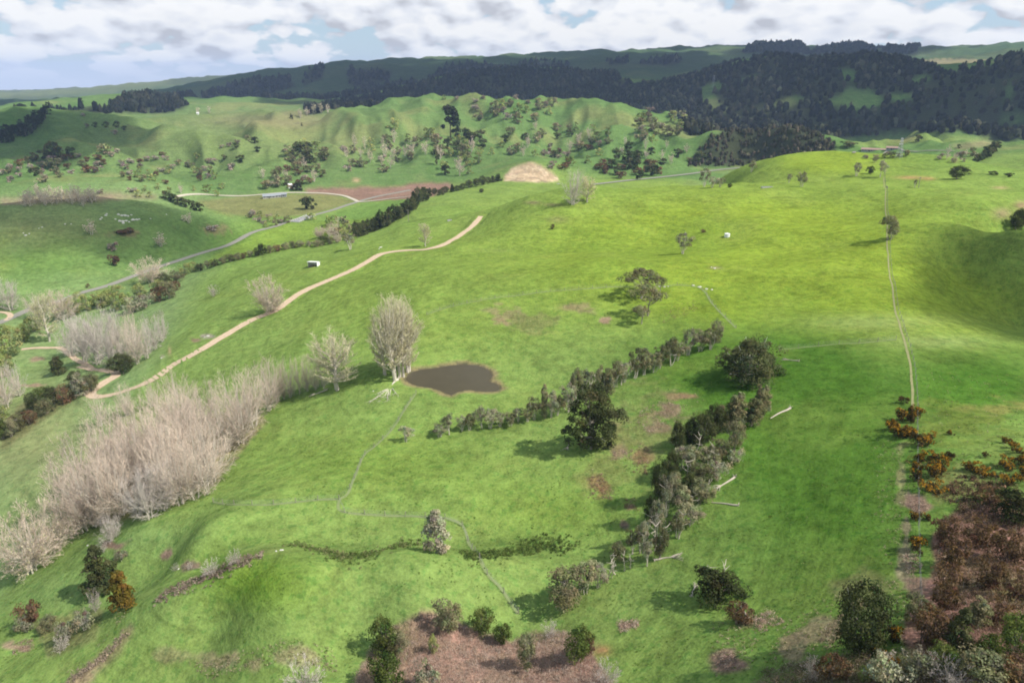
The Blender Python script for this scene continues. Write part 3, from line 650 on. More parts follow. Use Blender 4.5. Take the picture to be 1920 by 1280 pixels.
# ------------------------------------------------------------------ plant building blocks
def unit(v):
    return v/(np.linalg.norm(v, axis=-1, keepdims=True)+1e-9)
def rdirs(r, n):
    return unit(r.normal(size=(n, 3)))
def tubes(P0, P1, r0, r1, k=3):
    """straight tapered k-sided limbs; returns verts, quads"""
    P0, P1 = np.asarray(P0, float), np.asarray(P1, float); n = len(P0); d = unit(P1-P0)
    a = np.where(np.abs(d[:,2:3]) < 0.9, [[0, 0, 1.0]], [[1.0, 0, 0]]); u = unit(np.cross(d, a)); w = np.cross(d, u)
    th = np.arange(k)*2*np.pi/k; c, s = np.cos(th), np.sin(th)
    ring = u[:,None]*c[None,:,None]+w[:,None]*s[None,:,None]
    r0 = np.broadcast_to(r0, (n,)); r1 = np.broadcast_to(r1, (n,))
    V = np.concatenate([P0[:,None]+ring*r0[:,None,None], P1[:,None]+ring*r1[:,None,None]], 1).reshape(-1, 3)
    i = np.arange(n)[:,None]*2*k; j = np.arange(k)[None]; j2 = (j+1) % k
    return V, np.stack([i+j, i+j2, i+k+j2, i+k+j], -1).reshape(-1, 4)
def twigs(r, P0, P1, w):
    """thin tapering slivers"""
    n = len(P0); d = unit(P1-P0); a = rdirs(r, n)*0.55+np.array([0, 0, 1.0]); a = unit(a-(a*d).sum(1)[:,None]*d); s = np.cross(d, a)*np.broadcast_to(w, (n,))[:,None]/2
    V = np.stack([P0-s, P0+s, P1], 1).reshape(-1, 3); return V, np.arange(3*n).reshape(-1, 3)
def leaf_quads(r, P, nrm, size):
    n = len(P); u = unit(np.cross(nrm, rdirs(r, n))); v = np.cross(nrm, u)
    s = np.broadcast_to(size, (n,))[:,None]*r.uniform(0.7, 1.3, (n, 1))
    a = u*s*0.5; b = v*s*r.uniform(0.30, 0.5, (n, 1)); bend = nrm*s*0.16
    V = np.stack([P-a-bend, P-b, P+a-bend, P+b], 1).reshape(-1, 3); return V, np.arange(4*n).reshape(-1, 4)
class Parts:
    """collects pieces of one mesh"""
    def __init__(s): s.V = []; s.T = []; s.F = []; s.n = 0; s.mi = []
    def add(s, V, Fc, tint=(1, 1, 1), mi=0):
        t = np.asarray(tint, float); t = np.broadcast_to(t, (len(V), 3)) if t.ndim == 1 else t
        s.V.append(np.asarray(V, float)); s.T.append(t); s.F.append(np.asarray(Fc)+s.n); s.n += len(V); s.mi.append(mi)
    def mesh(s, name, mats, smooth_=False):
        k3 = [(f, m) for f, m in zip(s.F, s.mi) if len(f) and f.shape[1] == 3]; k4 = [(f, m) for f, m in zip(s.F, s.mi) if len(f) and f.shape[1] == 4]
        fs = []; mi = []
        for grp in (k3, k4):
            if grp: fs.append(np.concatenate([g[0] for g in grp])); mi += [np.full(len(g[0]), g[1]) for g in grp]
        return make_mesh(name, np.concatenate(s.V), fs, mats, np.concatenate(mi), np.concatenate(s.T), smooth_)

def leaf_mat(name, c1, c2, trans=0.28, hv=0.25):
    k = NT(name); info = k.n('ShaderNodeObjectInfo').outputs['Random']; t = k.attr('tint').outputs['Color']
    c = k.mix(info, c1, c2); c = k.mix(1.0, c, t, 'MULTIPLY')
    b = k.mapr(info, 0, 1, 1-hv, 1+hv); g = k.n('ShaderNodeCombineXYZ')
    for i in range(3): k.L.new(b, g.inputs[i])
    c = k.mix(1.0, c, g.outputs[0], 'MULTIPLY')
    d = k.diffuse(c); tr = k.n('ShaderNodeBsdfTranslucent'); k.L.new(k.mix(1.0, c, (1.1, 1.25, 0.7), 'MULTIPLY'), tr.inputs[0])
    m = k.n('ShaderNodeMixShader'); m.inputs[0].default_value = trans; k.L.new(d, m.inputs[1]); k.L.new(tr.outputs[0], m.inputs[2])
    return k.done(m.outputs[0])
def bark_mat(name, c1, c2, sc=3.0):
    k = NT(name); pos = k.n('ShaderNodeTexCoord').outputs['Object']
    c = k.mix(k.noise(k.mapping(pos, (1, 1, 0.35)), sc, 5, 0.7), c1, c2); c = k.mix(1.0, c, k.attr('tint').outputs['Color'], 'MULTIPLY')
    return k.done(k.diffuse(c, normal=k.bump(k.noise(pos, sc*3, 3), 0.4, 0.05)))
def twig_mat(name, c1, c2):
    k = NT(name); pos = k.n('ShaderNodeTexCoord').outputs['Object']; info = k.n('ShaderNodeObjectInfo').outputs['Random']
    c = k.mix(k.noise(pos, 0.35, 3, 0.6), c1, c2); c = k.mix(1.0, c, k.attr('tint').outputs['Color'], 'MULTIPLY')
    c = k.mix(k.mapr(info, 0, 1, 0.0, 1.0), c, k.mix(1.0, c, (0.74, 0.72, 0.74), 'MULTIPLY'))
    tr = k.n('ShaderNodeBsdfTranslucent'); k.L.new(c, tr.inputs[0]); m = k.n('ShaderNodeMixShader'); m.inputs[0].default_value = 0.3
    k.L.new(k.diffuse(c), m.inputs[1]); k.L.new(tr.outputs[0], m.inputs[2]); return k.done(m.outputs[0])
B_PALE = bark_mat('pale_bark', (0.40, 0.36, 0.30), (0.56, 0.51, 0.43))
B_GREY = bark_mat('grey_bark', (0.22, 0.19, 0.155), (0.36, 0.32, 0.27))
B_DARK = bark_mat('dark_bark', (0.10, 0.08, 0.06), (0.20, 0.165, 0.13))
B_DEAD = bark_mat('bleached_wood', (0.36, 0.31, 0.25), (0.52, 0.46, 0.38))
T_PINK = twig_mat('bare_twigs', (0.68, 0.56, 0.45), (0.76, 0.635, 0.515))
T_GREY = twig_mat('grey_twigs', (0.60, 0.53, 0.475), (0.68, 0.605, 0.545))
T_YEL = twig_mat('budding_twigs', (0.62, 0.57, 0.38), (0.70, 0.64, 0.45))
L_DARK = leaf_mat('dark_leaves', (0.058, 0.070, 0.028), (0.085, 0.092, 0.040))
L_PINE = leaf_mat('pine_needles', (0.032, 0.042, 0.024), (0.045, 0.054, 0.028), 0.15)
L_OLIVE = leaf_mat('olive_leaves', (0.165, 0.160, 0.080), (0.220, 0.205, 0.118))
L_GREYG = leaf_mat('grey_leaves', (0.225, 0.212, 0.140), (0.285, 0.265, 0.188))
L_SPRING = leaf_mat('spring_leaves', (0.22, 0.25, 0.085), (0.29, 0.30, 0.13), 0.4)
L_BUD = leaf_mat('bud_leaves', (0.48, 0.45, 0.27), (0.55, 0.51, 0.33), 0.38)
L_OCHRE = leaf_mat('ochre_leaves', (0.150, 0.105, 0.022), (0.185, 0.130, 0.03))
L_RUST = leaf_mat('rust_leaves', (0.125, 0.075, 0.042), (0.155, 0.095, 0.055))
L_GREEN = leaf_mat('green_leaves', (0.085, 0.110, 0.030), (0.115, 0.140, 0.040))
L_GORSE = leaf_mat('gorse', (1.0, 1.0, 1.0), (1.0, 1.0, 1.0), 0.15, 0.12)
L_TINT = leaf_mat('mixed_scrub', (1.0, 1.0, 1.0), (1.0, 1.0, 1.0), 0.2, 0.0)
L_MAUVE = leaf_mat('mauve_twigs', (0.24, 0.185, 0.155), (0.29, 0.235, 0.20), 0.2)

def shape_points(r, shape, n, Hh, Wd, z0):
    """clump centres within a crown outline"""
    z = r.uniform(0, 1, n*6); a = r.uniform(0, 2*np.pi, n*6); q = np.sqrt(r.uniform(0, 1, n*6))
    if shape == 'round': R_ = np.sqrt(np.clip(1-(2*z-1)**2, 0, 1))
    elif shape == 'cone': R_ = (1-z)**0.62*np.clip(z*9+0.55, 0, 1)
    elif shape == 'column': R_ = np.clip(np.minimum(z*5+0.4, 1)*np.sqrt(np.clip(1-z**2.6, 0, 1)), 0, 1)
    elif shape == 'egg': R_ = np.sqrt(np.clip(1-(1.55*z-0.55)**2, 0, 1))
    elif shape == 'spread': R_ = np.sqrt(np.clip(1-z*z*0.9, 0, 1))
    else: R_ = np.full(z.shape, 1.0)
    keep = r.uniform(0, 1, n*6) < R_**1.1+0.05
    z, a, q, R_ = z[keep][:n], a[keep][:n], q[keep][:n], R_[keep][:n]
    asym = 1+0.26*np.sin(a*2+r.uniform(0, 6)+2*z)+0.22*np.sin(a*3+r.uniform(0, 6)-3*z)+0.14*np.sin(5*a+9*z)
    rad = Wd/2*R_*asym*(0.35+0.65*q)
    return np.stack([rad*np.cos(a), rad*np.sin(a), z0+(Hh-z0)*z], 1), q
def foliage(r, C, crad, per, leaf, dens_tint=0.35, up=0.25):
    """leaf-sized faces spread over the outside of each clump"""
    n = len(C); m = n*per; ci = np.repeat(np.arange(n), per)
    d = rdirs(r, m); d[:,2] = np.where(d[:,2] < -0.55, -d[:,2], d[:,2])
    R_ = crad[ci]*r.uniform(0.62, 1.06, m)
    P = C[ci]+d*R_[:,None]*np.array([1, 1, 0.8])
    nr = unit(d*1.0+rdirs(r, m)*0.55+np.array([0, 0, up]))
    V, Fc = leaf_quads(r, P, nr, leaf)
    ct = 1+r.normal(0, dens_tint*0.55, (n, 1))*np.array([[1, 0.9, 0.8]])+r.normal(0, dens_tint*0.2, (n, 3)); ct = np.clip(ct, 0.4, 1.9)
    lt = ct[ci]*(1+r.normal(0, dens_tint*0.4, (m, 1))); T = np.repeat(np.clip(lt, 0.3, 2.2), 4, 0)
    return V, Fc, T
def leafy_meshes(seed, shape, Hh, Wd, z0=0.12, nc=40, per=60, leaf=0.4, crad=0.2, trunk=0.03, stems=1, lean=0.0, gaps=0.0, bark=None, leafm=None, bare=0):
    r = np.random.default_rng(seed)
    C, q = shape_points(r, shape, nc, Hh-crad*Wd*0.5, Wd*(1-crad*0.9), max(z0*Hh, crad*Wd*0.4))
    C[:,0] += lean*C[:,2]
    cr = crad*Wd*r.uniform(0.45, 1.35, len(C))
    if shape in ('cone', 'column'): cr *= np.clip(1.25-0.75*(C[:,2]/Hh), 0.35, 1.2)
    p = Parts(); p.add(*foliage(r, C, cr, per, leaf)); crown = p.mesh('crown', [leafm])
    t = Parts(); base = []
    for s in range(stems):
        b = np.array([r.normal(0, 0.05*Wd), r.normal(0, 0.05*Wd), -0.4]) if stems > 1 else np.array([0, 0, -0.4])
        pts = [b]; dirv = np.array([r.normal(0, 0.16)+lean, r.normal(0, 0.16), 1.0])
        for i in range(4):
            pts.append(pts[-1]+dirv*(Hh*0.78+0.4)/4+np.array([r.normal(0, 0.02), r.normal(0, 0.02), 0])*Hh)
        pts = np.array(pts); rr = trunk*Hh*np.array([1.25, 0.95, 0.72, 0.5, 0.22])/(1 if stems == 1 else 1.5)
        t.add(*tubes(pts[:-1], pts[1:], rr[:-1], rr[1:], 6)); base.append(pts)
    sel = C[r.permutation(len(C))[:min(len(C), 16)]]; P0 = []; 
    for c in sel:
        pts = base[r.integers(len(base))]; k = np.argmin(np.abs(pts[:,2]-c[2]*0.62)); P0.append(pts[k]+r.normal(0, 0.02, 3))
    P0 = np.array(P0); mid = (P0+sel)/2+np.array([0, 0, -0.04*Hh]); w = trunk*Hh*0.38
    t.add(*tubes(P0, mid, w, w*0.7, 4)); t.add(*tubes(mid, sel, w*0.7, w*0.25, 4))
    if bare:      # dead spars that stick out of the crown
        a = sel[:bare]; d = unit(a-np.array([0, 0, Hh*0.4]))+np.array([0, 0, 0.5]); t.add(*tubes(a-d*0.1*Wd, a+d*0.11*Wd, w*0.5, w*0.15, 4), tint=(2.2, 2.3, 2.4))
    return t.mesh('trunk', [bark]), crown
def bare_meshes(seed, Hh, Wd, stems=3, limbs=14, subs=8, tw=9, low=0.15, up=0.55, bark=None, twigm=None, tww=0.05, bud=0, budm=None, narrow=0.8):
    """leafless broad tree: stems, limbs, branches and a haze of twigs"""
    r = np.random.default_rng(seed); t = Parts(); S0, S1, SR = [], [], []
    for s in range(stems):
        a = s*2*np.pi/stems+r.uniform(-0.4, 0.4); o = 0.0 if stems == 1 else Wd*0.045
        p = np.array([o*np.cos(a), o*np.sin(a), -0.4]); tilt = 0.03 if stems == 1 else r.uniform(0.05, 0.22)*narrow
        d = np.array([np.cos(a)*tilt, np.sin(a)*tilt, 1.0]); hh = Hh*r.uniform(0.78, 0.97); r0 = 0.020*Hh/(1+0.25*(stems-1))**0.6
        for i in range(6):
            q = p+d*(hh+0.4)/6+np.array([r.normal(0, 0.010), r.normal(0, 0.010), 0])*Hh
            t.add(*tubes([p], [q], r0*(1-i/6.6), r0*(1-(i+1)/6.6), 6)); S0.append(p); S1.append(q); SR.append((i+0.5)/6); p = q
    S0, S1, SR = np.array(S0), np.array(S1), np.array(SR)
    def kids(P0, P1, n, tmin, ln, spread, upb, tmax=1.0):
        m = len(P0)*n; i = np.repeat(np.arange(len(P0)), n); f = r.uniform(tmin, tmax, m)
        b = P0[i]+(P1[i]-P0[i])*f[:,None]; L_ = np.linalg.norm(P1-P0, axis=1)[i]
        d = unit(unit(P1-P0)[i]+rdirs(r, m)*spread+np.array([0, 0, upb])); l = L_*ln*r.uniform(0.6, 1.25, m)*(1.15-0.45*f)
        return b, b+d*l[:,None]
    # limbs fan out from low on the stems to the rounded outside of the crown
    m = limbs*stems; a = r.uniform(0, 2*np.pi, m); zt = low+(1-low)*r.uniform(0, 1, m)**0.95
    pr = np.sqrt(np.clip(1-((zt-0.52)/0.50)**2, 0.03, 1)); q = r.uniform(0.62, 1.0, m); asym = 1+0.2*np.sin(a*2+r.uniform(0, 6))+0.14*np.sin(3*a+r.uniform(0, 6))
    E = np.stack([Wd*0.5*pr*q*asym*np.cos(a), Wd*0.5*pr*q*asym*np.sin(a), Hh*zt*r.uniform(0.93, 1.03, m)], 1)
    hb = np.clip(zt*r.uniform(0.62-0.42*narrow, 0.80-0.34*narrow, m), 0.02, 0.92)*Hh
    B = np.empty((m, 3))
    for k in range(m):
        st = r.integers(stems); c = np.arange(st*6, st*6+6); g = c[min(5, int(np.searchsorted(S1[c][:,2], hb[k])))]
        f = np.clip((hb[k]-S0[g][2])/(S1[g][2]-S0[g][2]+1e-6), 0, 1); B[k] = S0[g]+(S1[g]-S0[g])*f
    l = np.linalg.norm(E-B, axis=1); h = np.clip(B[:,2]/Hh, 0, 1)
    M = (B+E)/2+np.stack([np.cos(a), np.sin(a), np.full(m, -0.35)], 1)*(0.10*l)[:,None]; w = 0.0050*Hh*np.clip(1.25-h, 0.3, 1)
    t.add(*tubes(B, M, w, w*0.7, 4)); t.add(*tubes(M, E, w*0.7, w*0.25, 4))
    L0 = np.concatenate([B, M]); L1 = np.concatenate([M, E])
    b0, b1 = kids(L0, L1, subs//2, 0.25, 0.62, 0.70, 0.30*(1-narrow)+0.06)
    c = Parts(); tv = lambda n, s=0.16: np.clip(1+r.normal(0, s, (n, 1))+np.zeros((1, 3)), 0.55, 1.5)
    V, Fc = tubes(b0, b1, 0.0020*Hh, 0.0009*Hh, 3); c.add(V, Fc, np.repeat(tv(len(b0)), 6, 0))
    t0, t1 = kids(b0, b1, tw, 0.15, 0.60, 0.70, 0.28*(1-narrow)+0.06, 1.05)
    V, Fc = twigs(r, t0, t1, tww*r.uniform(0.6, 1.2, len(t0))); c.add(V, Fc, np.repeat(tv(len(t0)), 3, 0))
    u0, u1 = kids(t0[::2], t1[::2], 2, 0.2, 0.6, 0.7, 0.25, 1.0)
    V, Fc = twigs(r, u0, u1, tww*0.8); c.add(V, Fc, np.repeat(tv(len(u0)), 3, 0))
    if bud:
        k = r.permutation(len(t1))[:int(len(t1)*bud)]; V, Fc = leaf_quads(r, t1[k]+r.normal(0, 0.1, (len(k), 3)), rdirs(r, len(k)), tww*4.4)
        c.add(V, Fc, np.repeat(tv(len(k), 0.2), 4, 0), 1)
    return t.mesh('trunk', [bark]), c.mesh('crown', [twigm, budm or twigm])

def snag_mesh(seed, Hh, bark):
    r = np.random.default_rng(seed); t = Parts(); p = np.array([0, 0, -0.4]); d = np.array([r.normal(0, .12), r.normal(0, .12), 1.0]); r0 = 0.028*Hh
    for i in range(5):
        q = p+d*(Hh+0.4)/5+r.normal(0, 0.03*Hh, 3)*np.array([1, 1, 0]); t.add(*tubes([p], [q], r0*(1-i/5.6), r0*(1-(i+1)/5.6), 5))
        if i > 1:
            for _ in range(2):
                e = q+unit(np.array([r.normal(), r.normal(), 0.7]))*Hh*r.uniform(0.12, 0.3); g = e+unit(np.array([r.normal(), r.normal(), 0.8]))*Hh*0.1
                t.add(*tubes([q, e], [e, g], [r0*0.4, r0*0.22], [r0*0.22, r0*0.06], 4))
        p = q
    return t.mesh('dead_tree', [bark])
def fallen_meshes(seed, Ln, bark, fan=10, fl=0.45, root=True):
    """a toppled trunk lying along +x, with its splayed limbs"""
    r = np.random.default_rng(seed); t = Parts(); p = np.array([0, 0, 0.22]); r0 = 0.026*Ln+0.06
    for i in range(5):
        q = p+np.array([Ln*(1-fl)/5, r.normal(0, .02*Ln), r.normal(0, 0.02)]); t.add(*tubes([p], [q], r0*(1-i/8), r0*(1-(i+1)/8), 7)); p = q
    if root:
        d = unit(np.stack([-np.abs(r.normal(size=8))*0.5, r.normal(size=8), r.normal(size=8)+0.3], 1)); o = np.tile([[0, 0, 0.25]], (8, 1)); t.add(*tubes(o, o+d*r0*3.2, r0*0.4, r0*0.1, 4))
    tr = t.mesh('trunk', [bark]); c = Parts()
    if fan:
        a = np.linspace(-0.55, 0.55, fan)+r.normal(0, .06, fan); L_ = Ln*fl*r.uniform(0.6, 1.1, fan)
        b0 = np.tile(p, (fan, 1))+np.stack([-r.uniform(0, .3, fan)*Ln*(1-fl), np.zeros(fan), np.zeros(fan)], 1); m = b0+np.stack([np.cos(a), np.sin(a), r.uniform(0.0, .25, fan)], 1)*L_[:,None]*0.6
        e = m+np.stack([np.cos(a*1.3), np.sin(a*1.3), r.uniform(-.25, .05, fan)], 1)*L_[:,None]*0.5
        m[:,2] = np.maximum(m[:,2], .1); e[:,2] = np.maximum(e[:,2], .08)
        c.add(*tubes(b0, m, r0*0.42, r0*0.25, 4)); c.add(*tubes(m, e, r0*0.25, r0*0.06, 4))
        i = np.repeat(np.arange(fan), 5); f = r.uniform(0.1, 1, len(i)); s0 = m[i]+(e[i]-m[i])*f[:,None]; s1 = s0+unit(np.stack([np.ones(len(i)), r.normal(0, .7, len(i)), r.normal(0, .25, len(i))], 1))*L_[i][:,None]*0.28
        s1[:,2] = np.maximum(s1[:,2], .06); c.add(*tubes(s0, s1, r0*0.13, r0*0.04, 3))
        return tr, c.mesh('branches', [bark])
    return tr, None
def gorse_mesh(seed, flower=0.4):
    r = np.random.default_rng(seed); n = 15; C = np.stack([r.normal(0, 0.5, n), r.normal(0, 0.36, n), r.uniform(0.22, 0.75, n)], 1)
    V, Fc, T = foliage(r, C, np.full(n, 0.34)*r.uniform(0.7, 1.2, n), 46, 0.16, 0.3)
    m = len(Fc); cz = V.reshape(m, 4, 3)[:,:,2].mean(1); fl = r.uniform(0, 1, m) < flower*smooth(0.3, 0.85, cz)*1.15
    col = np.where(fl[:,None], (0.30, 0.155, 0.016), (0.072, 0.056, 0.024))*(1+r.normal(0, .18, (m, 1)))
    c = Parts(); c.add(V, Fc, np.repeat(np.clip(col, .01, .6), 4, 0)); t = Parts(); a = rdirs(r, 7); a[:,2] = abs(a[:,2])+.4
    t.add(*tubes(np.tile([[0, 0, -.15]], (7, 1)), a*0.55, 0.035, 0.012, 4))
    return t.mesh('stem', [B_DARK]), c.mesh('crown', [L_GORSE])

# ------------------------------------------------------------------ library: every entry is (trunk mesh, crown mesh, height, width, trunk part name)
LIB = {}
def lib(kind, meshes, h, w): LIB.setdefault(kind, []).append((meshes[0], meshes[1], h, w))
for s in range(4): lib('bare', bare_meshes(100+s, 14, 12.5, 2+s % 2, 20, 8, 7, 0.12, 0.75, B_PALE, T_PINK, 0.034, 0.05, L_BUD, 1.12), 14, 12.5)
for s in range(2): lib('bare_grey', bare_meshes(120+s, 14, 11, 3, 18, 8, 8, 0.10, 0.6, B_PALE, T_GREY, 0.034, 0, None, 1.0), 14, 11)
for s in range(2): lib('bare_round', bare_meshes(130+s, 11, 11, 4, 20, 8, 9, 0.16, 0.6, B_PALE, T_PINK, 0.055, 0.16, L_BUD, 1.0), 11, 11)
for s in range(3): lib('poplar', bare_meshes(140+s, 25, 9.5, 2, 34, 8, 8, 0.24, 0.85, B_PALE, T_YEL, 0.052, 0.4, L_BUD, 0.35), 25, 9.5)
lib('fastigiate', bare_meshes(150, 16, 6.5, 1, 40, 8, 7, 0.16, 1.2, B_PALE, T_YEL, 0.06, 0.9, L_BUD, 0.3), 16, 6.5)
for s in range(2): lib('dark', leafy_meshes(200+s, 'round', 12, 12, 0.10, 84, 95, 0.42, 0.16, 0.03, 1, bark=B_GREY, leafm=L_DARK, bare=3), 12, 12)
lib('totara', leafy_meshes(205, 'spread', 10, 15, 0.14, 110, 95, 0.42, 0.12, 0.03, 2, bark=B_PALE, leafm=L_DARK, bare=12), 10, 15)
lib('tall_dark', leafy_meshes(206, 'egg', 17, 12, 0.05, 110, 100, 0.46, 0.14, 0.025, 2, bark=B_GREY, leafm=L_DARK, bare=5), 17, 12)
for s in range(2): lib('cone', leafy_meshes(210+s, 'cone', 9, 6, 0.03, 70, 56, 0.42, 0.16, 0.025, 1, bark=B_DARK, leafm=L_DARK), 9, 6)
lib('cone_ochre', leafy_meshes(215, 'cone', 8, 5.4, 0.03, 64, 56, 0.4, 0.17, 0.025, 1, bark=B_DARK, leafm=L_OCHRE), 8, 5.4)
lib('cone_grey', leafy_meshes(217, 'egg', 8, 5.6, 0.04, 56, 56, 0.4, 0.16, 0.025, 1, bark=B_GREY, leafm=L_GREYG), 8, 5.6)
for s in range(3): lib('column', leafy_meshes(220+s, 'column', 9, 3.8, 0.06, 56, 75, 0.32, 0.25, 0.02, 2, bark=B_GREY, leafm=L_OLIVE), 9, 3.8)
for s in range(4): lib('manuka', leafy_meshes(230+s, 'egg', 8, 6, 0.34, 34, 78, 0.32, 0.165, 0.022, 4, bark=B_PALE, leafm=L_OLIVE, bare=4), 8, 6)
for s in range(2): lib('manuka_grey', leafy_meshes(240+s, 'egg', 7, 5.4, 0.36, 26, 66, 0.30, 0.16, 0.022, 5, bark=B_PALE, leafm=L_GREYG, bare=8), 7, 5.4)
for s in range(2): lib('umbrella', leafy_meshes(250+s, 'spread', 9, 9, 0.62, 34, 80, 0.36, 0.14, 0.026, 1, lean=0.10*(-1)**s, bark=B_GREY, leafm=L_OLIVE), 9, 9)
for s in range(3): lib('shrub', leafy_meshes(260+s, 'round', 4, 4.6, 0.0, 44, 70, 0.22, 0.18, 0.03, 4, bark=B_GREY, leafm=L_GREEN), 4, 4.6)
for s in range(2): lib('shrub_olive', leafy_meshes(265+s, 'round', 4.6, 4.8, 0.0, 46, 70, 0.23, 0.18, 0.03, 4, bark=B_GREY, leafm=L_OLIVE, bare=2), 4.6, 4.8)
for s in range(2): lib('shrub_dark', leafy_meshes(270+s, 'round', 4.4, 4.6, 0.0, 46, 70, 0.23, 0.18, 0.03, 3, bark=B_DARK, leafm=L_DARK), 4.4, 4.6)
lib('shrub_rust', leafy_meshes(275, 'round', 3, 3.8, 0.0, 26, 46, 0.24, 0.18, 0.03, 4, bark=B_DARK, leafm=L_RUST), 3, 3.8)
for s in range(2): lib('shrub_pale', leafy_meshes(280+s, 'round', 3, 4, 0.0, 26, 40, 0.26, 0.18, 0.02, 6, bark=B_PALE, leafm=L_GREYG, bare=8), 3, 4)
for s in range(2): lib('spring', leafy_meshes(285+s, 'round', 6, 7, 0.05, 36, 46, 0.42, 0.16, 0.02, 4, bark=B_GREY, leafm=L_SPRING), 6, 7)
lib('twiggy', bare_meshes(290, 3, 4.4, 5, 7, 6, 6, 0.08, 0.6, B_GREY, T_GREY, 0.028, 0.2, L_MAUVE, 1.0), 3, 4.4)
for s in range(4): lib('gorse', gorse_mesh(300+s, (0.25, 0.45, 0.6, 0.08)[s]), 1.0, 1.8)
# small trees of the far slopes: one mesh each (trunk and crown shown as one)
def far_tree(seed, shape, Hh, Wd, nc, per, leaf, crad, leafm, bark, z0=0.1):
    r = np.random.default_rng(seed); C, q = shape_points(r, shape, nc, Hh-crad*Wd*0.5, Wd*(1-crad*0.8), max(z0*Hh, crad*Wd*0.3)); p = Parts()
    p.add(*foliage(r, C, crad*Wd*r.uniform(0.65, 1.25, len(C)), per, leaf, 0.45), mi=0)
    p.add(*tubes([[0, 0, -1.0]], [[0, 0, Hh*0.6]], 0.03*Hh, 0.012*Hh, 4), mi=1)
    return (p.mesh('tree', [leafm, bark]), None)
def far_bare(seed, Hh, Wd, twigm, bud=0.0):
    a, b = bare_meshes(seed, Hh, Wd, 2, 9, 6, 5, 0.1, 0.8, B_PALE, twigm, 0.16, bud, L_BUD, 0.7)
    p = Parts()
    for me, mi in ((a, 0), (b, 1)):
        n = len(me.vertices); v = np.empty(n*3, np.float32); me.vertices.foreach_get('co', v); t = np.empty(n*4, np.float32); me.attributes['tint'].data.foreach_get('color', t)
        L_ = np.empty(len(me.loops), np.int32); me.loops.foreach_get('vertex_index', L_); tot = np.empty(len(me.polygons), np.int32); me.polygons.foreach_get('loop_total', tot)
        st = np.concatenate([[0], np.cumsum(tot)[:-1]]); base = p.n; first = True
        for k in (3, 4):
            s_ = st[tot == k]
            if len(s_):
                f = L_[s_[:,None]+np.arange(k)]
                if first: p.add(v.reshape(-1, 3), f, t.reshape(-1, 4)[:,:3], mi); first = False
                else: p.V.append(np.zeros((0, 3))); p.T.append(np.zeros((0, 3))); p.F.append(f+base); p.mi.append(mi)
        bpy.data.meshes.remove(me)
    return (p.mesh('tree', [B_PALE, twigm]), None)
for s in range(3): lib('far_olive', far_tree(400+s, 'round', 8, 9, 14, 22, 1.25, 0.2, L_OLIVE, B_GREY), 8, 9)
for s in range(3): lib('far_dark', far_tree(410+s, 'round', 8, 8, 14, 22, 1.25, 0.2, L_DARK, B_DARK), 8, 8)
for s in range(2): lib('far_pine', far_tree(415+s, 'egg', 18, 12, 26, 20, 1.9, 0.17, L_PINE, B_DARK, 0.03), 18, 12)
for s in range(3): lib('far_spring', far_tree(420+s, 'egg', 10, 8, 14, 18, 1.2, 0.2, L_SPRING, B_GREY), 10, 8)
for s in range(3): lib('far_bush', far_tree(425+s, 'round', 5, 7, 9, 24, 1.0, 0.24, L_MAUVE, B_GREY, 0.0), 5, 7)
for s in range(3): lib('far_rust', far_tree(430+s, 'round', 5, 7, 9, 24, 1.0, 0.24, L_RUST, B_GREY, 0.0), 5, 7)
for s in range(3): lib('far_bare', far_bare(440+s, 13, 8, T_PINK, 0.3), 13, 8)
for s in range(2): lib('far_poplar', far_bare(445+s, 16, 6, T_YEL, 0.9), 16, 6)
for s in range(2): lib('far_conifer', far_tree(450+s, 'cone', 12, 7, 20, 18, 1.3, 0.2, L_PINE, B_DARK, 0.03), 12, 7)

PR = np.random.default_rng(77)
def put(name, kind, px, py, hpx, label, cat='tree', group=None, wpx=None, variant=None, at_pt=None, dim=None):
    """one plant, its foot on the ground at a sight line; hpx, wpx its apparent height and width"""
    p = at_pt if at_pt is not None else at(px, py)
    var = LIB[kind][PR.integers(len(LIB[kind])) if variant is None else variant % len(LIB[kind])]
    tr, cr, h, w = var; m = mpp(p); dist = math.hypot(p.x, p.y); look = math.atan2(CAMZ-p.z, dist)
    if dim: hm, wm = dim
    else:
        hm = hpx*m/max(0.55, math.cos(look)*1.04); wm = (wpx*m) if wpx else hm/h*w
    rz = PR.uniform(0, 6.28); sc = (wm/w, wm/w, hm/h)
    if cr is None:
        o = link(name, tr)
    else:
        o = link(name, None); a = link('stem' if tr.name.startswith('stem') else 'trunk', tr, o); b = link('crown', cr, o)
    o.location = (p.x, p.y, p.z-0.05); o.rotation_euler = (0, 0, rz); o.scale = sc
    return set_tag(o, label, cat, group)
ORD = 'first second third fourth fifth sixth seventh eighth ninth tenth eleventh twelfth thirteenth fourteenth fifteenth sixteenth seventeenth eighteenth nineteenth twentieth'.split()
TENS = {20: 'twenty', 30: 'thirty', 40: 'forty', 50: 'fifty', 60: 'sixty', 70: 'seventy', 80: 'eighty', 90: 'ninety'}
def ordn(i):
    i += 1
    if i <= 20: return ORD[i-1]
    t, u = i//10*10, i % 10
    return (TENS[t][:-1]+'ieth') if u == 0 else TENS[t]+'-'+ORD[u-1]
